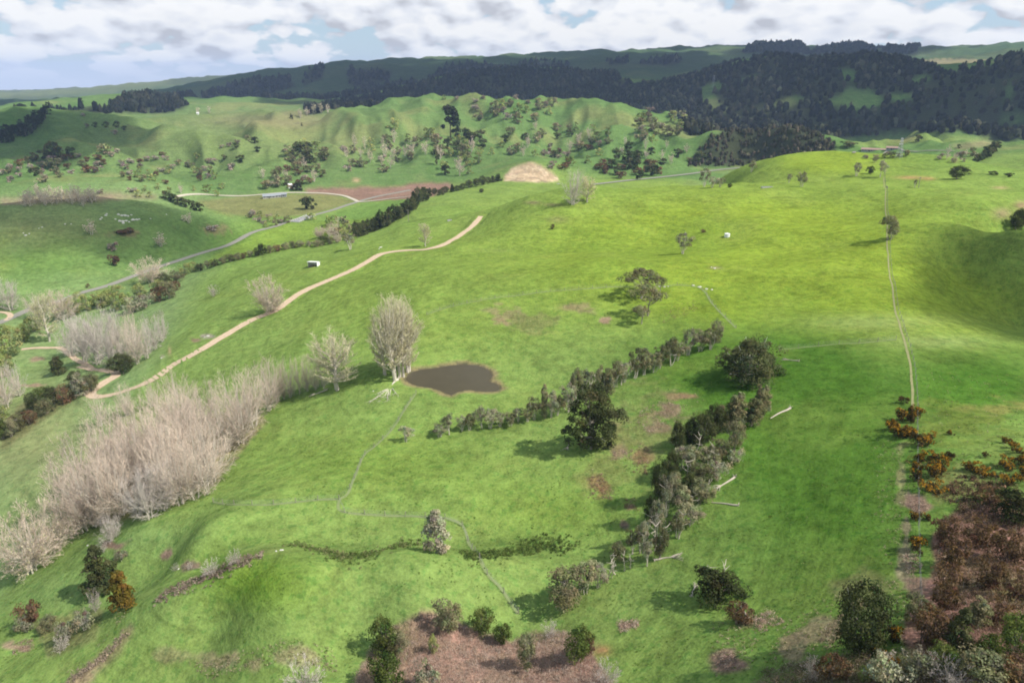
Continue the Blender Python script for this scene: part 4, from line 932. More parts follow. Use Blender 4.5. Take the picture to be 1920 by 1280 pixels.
# ------------------------------------------------------------------ woodland seen as one mass
def forest(name, mask, spacing, hrange, cols, label, seed, conif=0.5):
    r = np.random.default_rng(seed)
    da = np.gradient(AZ)[:,None]; dl = np.gradient(LR)[None]; area = GR*GR*da*dl
    lam = np.where(mask & (np.abs(GA) < 0.92), area/spacing**2, 0); n = r.poisson(lam); ii, jj = np.where(n > 0); k = n[ii, jj]; ii = np.repeat(ii, k); jj = np.repeat(jj, k); m = len(ii)
    a = AZ[ii]+r.uniform(-.5, .5, m)*np.gradient(AZ)[ii]; l = LR[jj]+r.uniform(-.5, .5, m)*np.gradient(LR)[jj]
    x, y = np.exp(l)*np.sin(a), np.exp(l)*np.cos(a); z = H(x, y)
    patch = fbm(x, y, 160, 3); h = r.uniform(*hrange, m)*(1+0.45*patch); w = h*r.uniform(0.5, 0.8, m)
    con = (patch*1.2+r.normal(0, .35, m)) > (0.5-conif)
    # crown core: a lumpy ring-built cone or dome, plus leaf faces standing off it
    nu = 6; lv_c = [(0.06, 0.55), (0.35, 0.46), (0.7, 0.24)]; lv_d = [(0.06, 0.40), (0.42, 0.54), (0.8, 0.36)]
    th = np.arange(nu)*2*np.pi/nu; V = np.zeros((m, 3*nu+1, 3))
    for L_ in range(3):
        rad = np.where(con, lv_c[L_][1], lv_d[L_][1]); zz = np.where(con, lv_c[L_][0], lv_d[L_][0])
        j = r.uniform(0.62, 1.3, (m, nu)); ph = r.uniform(0, 1, (m, 1))
        V[:,L_*nu:(L_+1)*nu,0] = (w*rad)[:,None]*j*np.cos(th+ph); V[:,L_*nu:(L_+1)*nu,1] = (w*rad)[:,None]*j*np.sin(th+ph)
        V[:,L_*nu:(L_+1)*nu,2] = h[:,None]*(zz[:,None]+r.uniform(-.09, .09, (m, nu)))
    V[:,-1,2] = h*np.where(con, 1.0, 0.97); V[:,-1,0] = r.normal(0, .05, m)*w
    q = []
    for L_ in range(2):
        for s in range(nu): q.append((L_*nu+s, L_*nu+(s+1) % nu, (L_+1)*nu+(s+1) % nu, (L_+1)*nu+s))
    t = [(2*nu+s, 2*nu+(s+1) % nu, 3*nu) for s in range(nu)]
    V += np.stack([x, y, z-0.6], 1)[:,None]
    base = np.arange(m)[:,None,None]*(3*nu+1); Q = (np.array(q)[None]+base).reshape(-1, 4); T = (np.array(t)[None]+base).reshape(-1, 3)
    c = np.array(cols)[r.integers(len(cols), size=m)]*np.exp(r.normal(0, .34, (m, 1)))*(1+0.8*patch[:,None]); col = np.repeat(np.clip(c, .008, .4), 3*nu+1, 0)
    nl = 7; ci = np.repeat(np.arange(m), nl); d = rdirs(r, m*nl); d[:,2] = np.abs(d[:,2]); P = np.stack([x, y, z], 1)[ci]+np.stack([d[:,0]*w[ci]*.5, d[:,1]*w[ci]*.5, h[ci]*(.25+.62*d[:,2])], 1)*r.uniform(.75, 1.1, (m*nl, 1))
    LV, LF = leaf_quads(r, P, unit(d+rdirs(r, m*nl)*.6), w[ci]*.42)
    lc = np.repeat(np.clip(c[ci]*np.exp(r.normal(0, .3, (m*nl, 1))), .008, .5), 4, 0)
    VV = np.concatenate([V.reshape(-1, 3), LV]); me = make_mesh(name, VV, [T, np.concatenate([Q, LF+m*(3*nu+1)])], [L_TINT], tint=np.concatenate([col, lc]))
    o = link(name, me); o['kind'] = 'stuff'; o['label'] = label
    return m
DK = [(0.016,0.021,0.015),(0.023,0.027,0.017),(0.013,0.017,0.014),(0.034,0.034,0.022)]
forest('forest', WOODS['right'], 12.5, (10, 19), DK+[(0.058,0.056,0.034),(0.045,0.05,0.03)], 'dark native forest covering the steep hills', 21, 0.02)
forest('forest', WOODS['ridge'], 12.0, (12, 20), DK, 'dark plantation forest along the middle ridge', 22, 0.75)
forest('forest', WOODS['knob'], 5.3, (4.5, 8), [(0.062,0.058,0.036),(0.075,0.066,0.042),(0.052,0.055,0.03),(0.085,0.07,0.05)], 'brownish bush covering the rounded hill', 23, 0.1)
forest('forest', WOODS['low'], 12, (13, 22), DK, 'dark pine wood on the low hill far behind', 24, 0.6)
forest('forest', WOODS['far'], 26, (15, 26), DK, 'dark forest blocks on the far ridge', 25, 0.5)
forest('forest', WOODS['skyline'], 20, (18, 34), DK, 'dark woodland along the skyline', 26, 0.3)

# ------------------------------------------------------------------ scrub, rushes and tussock that nobody could count
def scatter_px(poly, n, seed):
    r = np.random.default_rng(seed); P = np.array(poly, float); lo, hi = P.min(0), P.max(0); out = []
    while len(out) < n:
        q = r.uniform(lo, hi, (n*3, 2)); q = q[pip(poly, q[:,0], q[:,1])]; out += list(q)
    return np.array(out[:n])
_VX = {}
def ground_pts(poly, n, seed):
    """n ground points, even by ground area, inside an outline given as sight lines"""
    C_ = [at(*p) for p in poly]; g = [(c.x, c.y) for c in C_]; P = np.array(g); lo, hi = P.min(0), P.max(0); r = np.random.default_rng(seed); out = []; tries = 0
    while len(out) < n and tries < 60:
        q = r.uniform(lo, hi, (n*3, 2)); q = q[pip(g, q[:,0], q[:,1])]; out += list(q); tries += 1
    q = np.array(out[:n]); return np.stack([q[:,0], q[:,1], H(q[:,0], q[:,1])], 1)
def scrub(name, P, seed, rad, hgt, per, leaf, cols, label, stems=0.0, var=0.25):
    r = np.random.default_rng(seed); n = len(P); k = np.exp(r.normal(0, .3, n)); big = 1+0.9*fbm(P[:,0], P[:,1], 7, 2)
    cr = rad*k*np.clip(big, .4, 1.7); ci = np.repeat(np.arange(n), per); d = rdirs(r, n*per); d[:,2] = np.abs(d[:,2])
    pos = P[ci]+np.stack([d[:,0]*cr[ci], d[:,1]*cr[ci], d[:,2]*hgt*(cr/rad)[ci]], 1)*r.uniform(.5, 1.05, (n*per, 1))
    V, Fc = leaf_quads(r, pos, unit(d*.6+rdirs(r, n*per)*.6+np.array([0, 0, .55])), leaf)
    c = np.array(cols)[r.integers(len(cols), size=n)]*np.exp(r.normal(0, var, (n, 1))); lc = c[ci]*np.exp(r.normal(0, var*.9, (n*per, 1)))
    p = Parts(); p.add(V, Fc, np.repeat(np.clip(lc, .01, .6), 4, 0))
    if stems:
        m = int(n*stems); i = r.integers(n, size=m); b = P[i]+r.normal(0, rad*.5, (m, 3))*np.array([1, 1, 0]); e = b+unit(r.normal(0, .45, (m, 3))+np.array([0, 0, 1]))*hgt*r.uniform(.7, 1.5, (m, 1))
        V, Fc = twigs(r, b, e, 0.07); p.add(V, Fc, np.array([.36, .30, .25])*np.ones((len(V), 1)))
    o = link(name, p.mesh(name, [L_TINT])); o['kind'] = 'stuff'; o['label'] = label; return o
MV = [(0.36,0.25,0.20),(0.42,0.31,0.255),(0.29,0.19,0.15),(0.37,0.25,0.18)]
scrub('scrub', ground_pts(SCRUB_MID, 2600, 31), 31, 0.60, 0.50, 36, 0.09, MV, 'low mauve brown scrub filling the near hollow', 3.0, 0.16)
BRN = [(0.090,0.056,0.034),(0.068,0.048,0.028),(0.13,0.078,0.05),(0.24,0.145,0.115),(0.072,0.062,0.026),(0.10,0.072,0.034)]
scrub('scrub', ground_pts([(1745,1290),(1725,1180),(1760,1090),(1752,1000),(1800,950),(1925,935),(1990,1000),(2000,1300)], 1150, 32), 32, 0.52, 0.75, 52, 0.115, BRN, 'dark reddish brown scrub on the near slope', 0.9, 0.38)
scrub('scrub', ground_pts([(1400,1300),(1440,1255),(1530,1235),(1640,1225),(1760,1240),(1780,1310)], 620, 33), 33, 0.50, 0.55, 40, 0.11, [(0.19,0.15,0.10),(0.15,0.11,0.075),(0.24,0.20,0.13),(0.12,0.12,0.05)], 'mixed tan scrub along the near edge', 0.8)
scrub('scrub', ground_pts([(1800,890),(1870,895),(1915,930),(1860,965),(1800,960),(1760,930)], 190, 34), 34, 0.5, 0.8, 22, 0.22, BRN[:3], 'dark brown scrub below the gorse', 0.4, .3)
def strip_pts(px_pts, w, n, seed):
    p = world_path(px_pts, 0.4); r = np.random.default_rng(seed); i = r.integers(len(p), size=n); t = np.gradient(p, axis=0); t /= np.linalg.norm(t, axis=1)[:,None]+1e-9
    q = p[i]+np.stack([t[i,1], -t[i,0]], 1)*r.normal(0, w*.5, (n, 1)); return np.stack([q[:,0], q[:,1], H(q[:,0], q[:,1])], 1)
scrub('scrub', ground_pts([(1700,845),(1760,850),(1830,872),(1920,862),(1925,925),(1850,910),(1770,935),(1705,925)], 170, 44), 44, 0.42, 0.34, 26, 0.12, [(0.10,0.085,0.035),(0.14,0.12,0.05),(0.075,0.06,0.03),(0.20,0.12,0.03),(0.22,0.19,0.10)], 'low olive and rusty scrub between the gorse bushes', 0.3, .3)
RU = [(0.062,0.092,0.020),(0.045,0.072,0.018),(0.085,0.105,0.030)]
scrub('rushes', strip_pts([(868,1040),(910,1040),(950,1036),(980,1030),(1005,1022),(1040,1020),(1070,1032)], 3.4, 560, 35), 35, 0.34, 0.5, 18, 0.18, RU, 'dark green rushes along the wet gully')
scrub('rushes', strip_pts([(540,1022),(590,1028),(640,1045),(690,1040),(740,1024),(790,1020)], 3.2, 480, 36), 36, 0.34, 0.45, 16, 0.18, RU+[(0.13,0.13,0.06),(0.16,0.15,0.07)], 'olive rushes in the upper part of the gully')
scrub('scrub', strip_pts([(300,1118),(330,1105),(370,1090),(410,1072),(450,1055),(490,1040)], 1.7, 330, 37), 37, 0.36, 0.45, 14, 0.2, [(0.20,0.15,0.12),(0.17,0.12,0.09),(0.25,0.20,0.15)], 'mauve brown brambles lining the bank', 1.0)
scrub('scrub', strip_pts([(130,1275),(170,1250),(205,1220),(235,1185)], 1.2, 170, 38), 38, 0.34, 0.35, 12, 0.18, [(0.27,0.21,0.15),(0.21,0.16,0.12)], 'dead bracken strip on the lower slope', 0.6)
scrub('scrub', ground_pts([(150,985),(230,905),(330,830),(470,775),(495,795),(400,905),(270,965)], 420, 39), 39, 0.55, 0.5, 14, 0.22, [(0.29,0.23,0.17),(0.23,0.18,0.13),(0.11,0.12,0.04),(0.24,0.2,0.08)], 'leaf litter and brambles under the bare grove', 0.6)
for i, (poly, n, cols) in enumerate((([(1195,770),(1240,752),(1285,760),(1275,790),(1215,812),(1190,800)], 120, MV),([(1185,845),(1205,830),(1220,850),(1215,890),(1185,885)], 60, [(0.20,0.115,0.07),(0.24,0.14,0.10)]),
        ([(1105,895),(1130,888),(1140,910),(1155,925),(1145,940),(1102,932)], 75, [(0.21,0.115,0.075),(0.26,0.16,0.12)]),([(1150,845),(1190,842),(1185,862),(1150,862)], 36, MV),([(1170,935),(1195,935),(1200,955),(1172,955)], 26, [(0.20,0.12,0.08)]),
        ([(1405,1160),(1440,1140),(1470,1165),(1430,1185)], 60, MV),([(1345,1235),(1375,1225),(1385,1250),(1350,1258)], 40, MV),([(1520,1215),(1560,1165),(1610,1120),(1640,1130),(1600,1160),(1560,1215)], 120, [(0.24,0.19,0.12),(0.20,0.15,0.10)]),
        ([(1690,1045),(1715,1020),(1730,1060),(1710,1085)], 50, MV),([(1705,940),(1735,935),(1740,955),(1712,965)], 40, MV),([(1265,572),(1300,562),(1310,580),(1245,608),(1240,598)], 70, [(0.22,0.16,0.08),(0.26,0.19,0.10),(0.12,0.11,0.05)]),
        ([(930,590),(960,586),(970,596),(935,602)], 18, [(0.2,0.15,0.08)]),([(1155,1165),(1200,1160),(1195,1180),(1160,1185)], 40, MV),([(20,1205),(60,1195),(70,1215),(25,1230)], 40, [(0.25,0.17,0.13)]))):
    scrub('dead_bracken', ground_pts(poly, int(n*1.5), 50+i), 50+i, 0.32, 0.34, 22, 0.10, cols, ['mauve bracken patch right of the curved hedgerow','rusty bracken tuft strip by the near hedgerow','hooked rusty bracken patch below the tallest evergreen','mauve sticks beside the rusty bracken strip','small rusty patch left of the near hedgerow','mauve sticks right of the rust coloured bush','mauve patch low on the right paddock','tan bracken band above the largest dark evergreen','mauve bracken by the ridge fence end','mauve bracken patch beside the ridge fence','tan bracken bank beside the flat topped trees','sparse dead bracken on the slope above the pond','mauve sticks right of the mauve scrub','pinkish dead bracken on the lower left slope'][i], 1.0)
def tussock():
    r = np.random.default_rng(61); P = []
    for poly, n in (([(1640,840),(1705,790),(1712,1080),(1650,1060),(1640,960)], 260),([(1450,1180),(1600,1090),(1700,1090),(1690,1200),(1560,1240),(1430,1270)], 520),([(350,1240),(480,1215),(620,1215),(640,1260),(400,1275)], 420),([(900,575),(1010,580),(1060,620),(900,630)], 80),
            ([(1110,760),(1300,720),(1330,760),(1180,890),(1090,960)], 200),([(1330,1160),(1420,1150),(1420,1250),(1340,1270)], 160),([(240,1150),(260,1100),(200,1200),(150,1240)], 60),([(1720,700),(1930,700),(1930,880),(1720,840)], 260)):
        P.append(ground_pts(poly, n, 900+n))
    scrub('tussock_grass', np.concatenate(P), 62, 0.20, 0.26, 14, 0.10, [(0.27,0.23,0.14),(0.22,0.20,0.10),(0.30,0.25,0.17),(0.10,0.13,0.03)], 'pale dead tussock dotted through the pasture')
tussock()
def near_tufts():
    """rank grass clumps that give the near paddock its mottled surface"""
    r = np.random.default_rng(63); n = 11000; rr = 62+(r.uniform(0, 1, n)**0.75)*120; a = r.uniform(-0.8, 0.8, n); x, y = rr*np.sin(a), rr*np.cos(a)
    keep = (fbm(x, y, 9, 3) > 0.02) & (np.hypot(x+15, y-175) > 34); x, y = x[keep], y[keep]; g = bil(AZ, LR, GC[:,:,0], np.arctan2(x, y), np.log(np.hypot(x, y))), bil(AZ, LR, GC[:,:,1], np.arctan2(x, y), np.log(np.hypot(x, y)))
    ok = g[1] > g[0]*1.15; x, y = x[ok], y[ok]; P = np.stack([x, y, H(x, y)], 1)
    scrub('grass', P, 64, 0.24, 0.16, 6, 0.18, [(0.065,0.125,0.020),(0.085,0.145,0.024),(0.14,0.18,0.05)], 'rank grass clumps in the near pasture', 0, 0.15)
near_tufts()

# ------------------------------------------------------------------ trees one can point to
# at the pond
for i, (px, py, h, w, v, lab) in enumerate(((740,713,150,60,0,'tall pale stemmed poplar nearest the fallen tree at the pond edge'),(753,706,143,60,1,'tall yellow budded poplar second from the fallen tree beside the pond'),(766,697,130,56,2,'poplar with slim pale trunk standing at the pond corner'),(722,702,122,52,1,'bushy lower poplar on the meadow side of the pond group'),(748,692,132,62,0,'rearmost poplar of the tight group beside the pond'))):
    put('poplar_tree', 'poplar', px, py, h, lab, 'tree', 'poplars beside the pond', w*1.12, v)
put('poplar_tree', 'poplar', 632, 730, 110, 'forked yellow budded poplar at the end of the grove, left of the pond', 'tree', None, 84, 2)
for px, py, h, w, lab in ((545,745,74,34,'slim bare tree at the thin end of the long grove'),(520,752,80,40,'bare tree closing the dense end of the long grove'),(562,738,66,26,'pale thin bare tree between the grove and the forked poplar'),(577,733,66,30,'pinkish bare tree just left of the fallen white log'),(592,731,60,26,'small grey bare tree above the fallen white log'),(608,729,54,26,'low grey bare tree touching the forked poplar'),(533,748,60,22,'narrow pale bare tree in the gap of the grove end')):
    put('bare_tree', 'bare', px, py, h, lab, 'tree', 'bare trees between grove and pond', w)
# the long bare grove: its front edge tree by tree, then the inside
front = [(505,770,96),(478,800,105),(452,832,110),(428,845,100),(400,905,112),(392,925,90),(368,935,100),(340,945,105),(310,955,100),(282,972,92),(262,968,80),(232,965,110),(205,975,125),(182,985,120),(160,995,125),(138,1005,120)]
for i, (px, py, h) in enumerate(front):
    g = 8 <= i <= 10
    put('bare_tree', 'bare_grey' if g else 'bare', px, py, h, ('silvery grey' if g else 'pinkish bare')+f' tree on the paddock edge of the long grove, {ordn(i)} from the pond end', 'tree', 'bare trees of the long grove', h*0.80)
def grove_inside():
    q = scatter_px([(120,960),(150,915),(210,870),(280,825),(350,792),(430,770),(500,752),(500,765),(460,800),(410,835),(385,895),(330,930),(265,945),(200,955),(150,980)], 400, 71); got = []
    for p in q:
        if all(abs(p[0]-g[0])/30+abs(p[1]-g[1])/16 > 1 for g in got): got.append(p)
        if len(got) >= 24: break
    got.sort(key=lambda p: -p[0])
    for i, p in enumerate(got):
        h = min(128, p[1]-float(np.interp(p[0], [90,140,200,260,300,350,400,450,480,500,520], [850,800,748,722,708,694,690,680,668,680,700])))*PR.uniform(0.72, 1.0); put('bare_tree', 'bare', p[0], p[1], h, f'leafless tree inside the long grove, {ordn(i)} counting away from the pond', 'tree', 'bare trees of the long grove', h*PR.uniform(0.76, 0.96))
grove_inside()
for px, py, h, k, lab in ((190,780,62,'bare','grey bare tree at the back of the grove under the track bend'),(240,760,60,'bare','pale bare tree behind the grove below the clay track'),(285,745,58,'bare','greenish bare tree at the back of the grove near the track'),(335,742,66,'bare','tall bare tree at the back of the grove beside the track')):
    put('bare_tree', k, px, py+18, h, lab, 'tree', 'bare trees behind the long grove', h*0.7)
put('bare_tree', 'bare_round', 62, 1072, 118, 'wide fan shaped bare tree standing alone below the grove', 'tree', None, 120)
put('bare_tree', 'bare', 112, 1030, 100, 'bare tree between the fan shaped tree and the grove', 'tree', None, 60)
put('bare_tree', 'bare_grey', 210, 1012, 46, 'low tangled grey bare tree at the foot of the grove', 'tree', None, 52)
# the grey grove below the road
for i, (px, py, h, w, k) in enumerate(sorted(((135,668,74,48,'bare_grey'),(160,680,88,56,'bare_grey'),(185,683,96,60,'bare_grey'),(212,690,98,58,'bare_grey'),(238,686,92,52,'bare'),(258,682,84,46,'bare'),(276,672,76,40,'bare_grey'),(292,655,70,38,'bare_grey'),(305,640,62,34,'bare_grey'),(225,660,84,50,'bare_grey'),(190,655,78,52,'bare_grey'),(160,655,70,50,'bare_grey'),(255,650,70,44,'bare')))):
    put('bare_tree', k, px, py, h, f'silvery leafless tree of the round grove below the track, {ordn(i)} from its left', 'tree', 'silvery grove below the farm track', w)
for px, py, h, w, k, lab in ((15,765,86,50,'bare','pale bare tree at the frame edge above the evergreen row'),(38,742,60,36,'bare_grey','grey bare tree leaning over the evergreen row'),(-12,750,90,50,'bare','bare tree cut by the frame edge beside the valley track'),(22,582,56,46,'bare_grey','dark greyish bare tree beside the orange driveway'),(-8,580,60,50,'bare_grey','grey bare tree at the frame edge across the road'),(93,640,92,46,'fastigiate','yellowish bare poplar standing by the valley road'),(120,600,58,50,'bare_round','wide pinkish bare tree beside the valley road'),(72,595,48,44,'bare','pinkish bare tree between the road and the yellowish poplar'),(282,530,46,60,'bare_round','round pink bare tree right beside the valley road'),
        (505,584,66,68,'bare_round','round pale bare tree beside the clay track'),(798,462,46,26,'fastigiate','slim yellow budding tree beside the top of the clay track'),(1074,384,64,46,'bare_grey','large pale bare tree on the knoll crest'),(1101,379,50,36,'fastigiate','smaller yellowish tree beside the large pale tree on the knoll'),(402,555,22,24,'twiggy','small twiggy bare shrub on the slope above the clay track'),(700,410,0,0,'','')):
    if h: put('bare_tree', k, px, py, h, lab, 'tree', None, w)
# evergreen row below the track hairpin
for i, (px, py, h, w, k) in enumerate(((172,733,36,32,'shrub_olive'),(150,740,42,32,'cone_grey'),(142,722,30,28,'shrub_dark'),(125,755,38,30,'shrub_rust'),(100,760,38,32,'dark'),(88,775,32,30,'shrub_olive'),(62,768,34,26,'dark'),(58,795,32,28,'shrub_rust'),(38,805,34,28,'shrub_olive'),(22,818,36,30,'shrub_olive'),(5,822,40,34,'shrub'),(-8,800,40,34,'shrub'),(78,748,26,26,'shrub'))):
    put('evergreen_shrub', k, px, py, h, f'evergreen of the row below the track hairpin, {ordn(i)} from the hairpin', 'shrub', 'evergreen row below the hairpin', w)
put('evergreen_tree', 'cone', 111, 701, 44, 'dark upright evergreen beside the valley track', 'tree', None, 30)
put('evergreen_tree', 'dark', 232, 700, 40, 'dark round evergreen at the fork of the clay track', 'tree', None, 40)
for i, (px, py, h, w) in enumerate(((5,655,52,44),(28,648,40,36),(45,640,34,34),(18,668,42,40),(66,622,32,32),(140,590,34,36),(165,582,32,34),(188,578,32,36),(205,572,30,34),(222,582,34,30),(238,575,30,30),(262,558,28,30),(10,705,44,40),(150,570,24,30),(215,556,24,30),(300,545,24,28),(8,800,44,40))):
    put('willow_tree', 'spring', px, py, h, f'fresh lime green willow along the valley stream, {ordn(i)} of the willow line', 'tree', 'lime green willows along the stream', w)
for i, (px, py, h, w, k) in enumerate(((252,585,30,34,'shrub_pale'),(272,578,32,36,'shrub_pale'),(300,566,34,30,'shrub_rust'),(318,560,36,28,'shrub_olive'),(310,540,30,28,'dark'),(332,530,24,26,'shrub_olive'),(347,516,24,26,'spring'),(362,510,20,24,'spring'),(376,508,16,16,'shrub_dark'),(390,503,15,16,'shrub_olive'),(403,499,16,17,'shrub_dark'),(418,494,14,17,'shrub_olive'),(432,490,15,18,'shrub_olive'),(446,487,14,16,'shrub_olive'),(458,484,12,14,'shrub_rust'),(470,481,12,14,'shrub_olive'),(483,480,18,16,'shrub_dark'),(492,478,22,16,'dark'),(506,474,15,16,'shrub_olive'),(520,471,14,18,'shrub_rust'),(535,468,14,18,'shrub_olive'),(550,465,14,16,'shrub_olive'),(564,463,13,16,'shrub_olive'),(580,462,12,15,'shrub_pale'),(596,462,14,18,'shrub_olive'),(606,460,19,18,'dark'),(618,458,16,16,'shrub_olive'),(632,455,22,22,'bare_round'),(646,450,24,22,'spring'),(600,445,20,26,'bare_round'),(625,440,22,26,'bare_round'),(330,545,22,20,'shrub_rust'),(470,470,0,0,''))):
    if h: put('hedge_shrub', k, px, py, h, f'{ {"shrub_olive":"olive","shrub_dark":"dark","shrub_rust":"brownish","shrub_pale":"pale grey","spring":"light green","dark":"tall dark","bare_round":"leafless"}[k]} bush of the hedge along the slope foot, {ordn(i)} from the silvery grove', 'bush', 'hedge along the foot of the slope', w)
put('pale_tree', 'manuka_grey', 657, 468, 30, 'grey leafed tree standing at the end of the dark shelterbelt', 'tree', None, 24)
# dark shelterbelt of conifers
belt = catmull([(672,446),(690,436),(708,430),(725,424),(742,414),(758,404),(772,394),(785,382),(798,372)], 6.6)
for i, (px, py) in enumerate(belt):
    put('conifer_tree', 'cone' if i % 3 else 'dark', px+PR.uniform(-3, 3), py, PR.uniform(26, 35), f'dark conifer of the shelterbelt above the valley, {ordn(i)} from the road end', 'tree', 'dark conifer shelterbelt', PR.uniform(19, 25), None)
belt2 = [(806,368,20,10,'cone'),(815,364,12,13,'dark'),(826,366,14,14,'cone'),(835,362,13,15,'dark'),(848,360,16,12,'cone'),(858,358,11,12,'dark'),(868,356,13,13,'dark'),(880,352,15,15,'dark'),(893,350,16,16,'dark'),(905,347,18,18,'dark'),(915,345,14,14,'dark'),(924,342,16,13,'cone'),(934,340,18,14,'cone'),(903,361,8,10,'dark')]
for i, (px, py, h, w, k) in enumerate(belt2):
    put('conifer_tree', k, px, py, h, f'dark tree of the broken row leading to the quarry, {ordn(i)} from the shelterbelt' if i < 13 else 'small dark bush alone below the row that leads to the quarry', 'tree', 'dark row leading to the quarry', w)
# flat topped trees on the bank above the hedgerow
for px, py, h, w, lab in ((1200,560,54,78,'flat topped tree with its crown in three tufts, highest on the bank'),(1236,548,30,30,'small flat topped tree right beside the white stones'),(1214,592,56,62,'flat topped tree with the widest crown on the bank'),(1203,607,36,38,'low flat topped tree at the foot of the bank')):
    put('flat_topped_tree', 'umbrella', px, py, h, lab, 'tree', 'flat topped trees on the bank', w)
put('evergreen_tree', 'totara', 1403, 712, 76, 'broad dark evergreen with a bleached grey top on the right paddock', 'tree', None, 124)
put('evergreen_tree', 'tall_dark', 1110, 836, 118, 'tallest dark evergreen breaking the curved hedgerow', 'tree', None, 88)
row = [(1345,640,34,30,'shrub_olive'),(1328,652,44,36,'manuka'),(1308,656,42,34,'manuka'),(1290,668,44,30,'manuka_grey'),(1272,676,46,32,'manuka'),(1256,684,46,30,'manuka'),(1240,690,48,30,'manuka'),(1224,696,50,32,'manuka'),(1206,702,52,34,'manuka'),(1190,710,50,32,'manuka'),(1174,718,50,32,'manuka_grey'),(1158,726,52,32,'manuka'),(1140,738,58,34,'column'),(1124,745,50,34,'manuka'),(1100,752,52,36,'manuka_grey'),(1078,762,60,36,'manuka'),(1064,772,50,30,'manuka_grey'),(1048,778,44,26,'manuka'),(1034,782,42,26,'manuka_grey'),(1019,782,56,20,'column'),(1004,788,36,28,'manuka'),(988,790,34,26,'manuka'),(970,792,30,26,'manuka_grey'),(955,796,30,24,'manuka'),(940,800,32,26,'manuka_grey'),(920,803,32,28,'manuka_grey'),(902,805,38,28,'manuka_grey'),(884,806,38,30,'manuka'),(868,806,28,22,'manuka_grey'),(843,812,34,24,'manuka_grey'),(822,818,28,30,'manuka_grey')]
for i, (px, py, h, w, k) in enumerate(row):
    put('hedgerow_tree', k, px+PR.uniform(-4, 4), py+PR.uniform(-3, 3), h*PR.uniform(0.78, 1.28), f'{"narrow upright" if k == "column" else "pale grey" if k == "manuka_grey" else "olive"} tree with pale stems in the curved hedgerow, {ordn(i)} from its upper end', 'tree', 'curved hedgerow behind the pond', w*PR.uniform(0.8, 1.1))
put('small_tree', 'manuka_grey', 761, 828, 30, 'little pale tree alone on the meadow below the pond', 'tree', None, 26)
# the near hedgerow on the right
row2 = [(1435,778,58,26,'column'),(1418,790,64,28,'column'),(1402,800,70,30,'column'),(1386,798,86,32,'column'),(1366,806,66,32,'column'),(1350,806,52,28,'column'),(1334,826,58,36,'dark'),(1312,836,62,38,'dark'),(1290,838,56,34,'dark'),(1268,840,44,30,'dark'),(1372,845,46,40,'shrub_olive'),(1352,866,46,42,'shrub_olive'),(1376,868,30,34,'shrub_pale'),(1326,880,50,42,'manuka'),(1300,884,54,44,'manuka'),(1276,884,46,40,'manuka_grey'),(1258,898,46,40,'dark'),(1318,910,44,46,'shrub_olive'),(1340,905,34,40,'shrub_pale'),(1290,926,54,46,'dark'),(1262,930,52,42,'manuka'),(1238,938,48,38,'dark'),(1310,946,40,44,'shrub_olive'),(1278,966,50,42,'manuka'),(1250,972,54,36,'manuka_grey'),(1224,978,40,30,'shrub_dark'),(1296,988,40,44,'manuka'),(1266,1004,44,36,'manuka'),(1232,1016,52,30,'manuka_grey'),(1208,1032,40,28,'manuka_grey'),(1182,1040,34,32,'manuka'),(1216,1058,32,30,'manuka_grey'),(1236,1044,36,28,'shrub_olive'),(1160,1052,28,30,'shrub_olive')]
for i, (px, py, h, w, k) in enumerate(row2):
    put('hedgerow_tree', k, px+PR.uniform(-5, 5), py+PR.uniform(-4, 4), h*PR.uniform(0.75, 1.3)*(1.25 if i > 20 else 1), f'{ {"column":"upright olive","dark":"dense dark","shrub_olive":"bushy olive","shrub_pale":"low pale grey","manuka":"open olive","manuka_grey":"thin grey","shrub_dark":"low dark"}[k]} plant of the near hedgerow, {ordn(i)} from its upper end', 'tree', 'near hedgerow on the right slope', w*PR.uniform(0.8, 1.1))
put('evergreen_shrub', 'shrub_olive', 1062, 1137, 70, 'round olive brown shrub at the lower end of the near hedgerow', 'shrub', None, 70)
put('hedgerow_tree', 'manuka', 1098, 1110, 56, 'thin olive tree next to the round olive brown shrub', 'tree', None, 46)
put('hedgerow_tree', 'manuka_grey', 1122, 1100, 44, 'ragged grey tree between the round shrub and the dead stakes', 'tree', None, 36)
put('grey_tree', 'cone_grey', 820, 1032, 74, 'grey egg shaped tree alone beside the gully', 'tree', None, 52)
put('evergreen_tree', 'cone', 194, 1108, 92, 'dark green cone shaped evergreen below the grove', 'tree', None, 64)
put('evergreen_tree', 'cone_ochre', 232, 1140, 80, 'ochre tinted cone shaped evergreen beside the darker cone', 'tree', None, 54)
for px, py, h, w, k, lab in ((58,1165,40,48,'shrub_rust','reddish brown shrub on the lower left slope'),(48,1182,26,34,'shrub_pale','pale grey shrub below the reddish brown shrub'),(92,1180,28,34,'shrub_olive','olive shrub right of the reddish brown shrub'),(128,1198,36,40,'shrub_pale','pale shrub at the lower end of the left thicket'),(160,1180,38,36,'shrub_pale','pale shrub at the upper end of the left thicket'),(116,1218,26,34,'twiggy','bare twiggy shrub below the left thicket'),(195,1035,22,22,'twiggy','brown twiggy shrub just above the dark cone evergreen'),(228,1050,20,24,'shrub_pale','silver shrub beside the top of the dark cone evergreen'),(180,1145,40,28,'twiggy','brown twiggy shrub between dark cone and lower slope'),(398,1075,24,42,'twiggy','mauve bramble clump thickest on the bank'),(442,1055,22,36,'twiggy','mauve bramble clump at the upper bank'),(330,1068,12,16,'twiggy','little dark bramble clump left on the bank'),(358,1066,12,16,'twiggy','little dark bramble clump second on the bank')):
    put('shrub', k, px, py, h, lab, 'shrub', None, w)
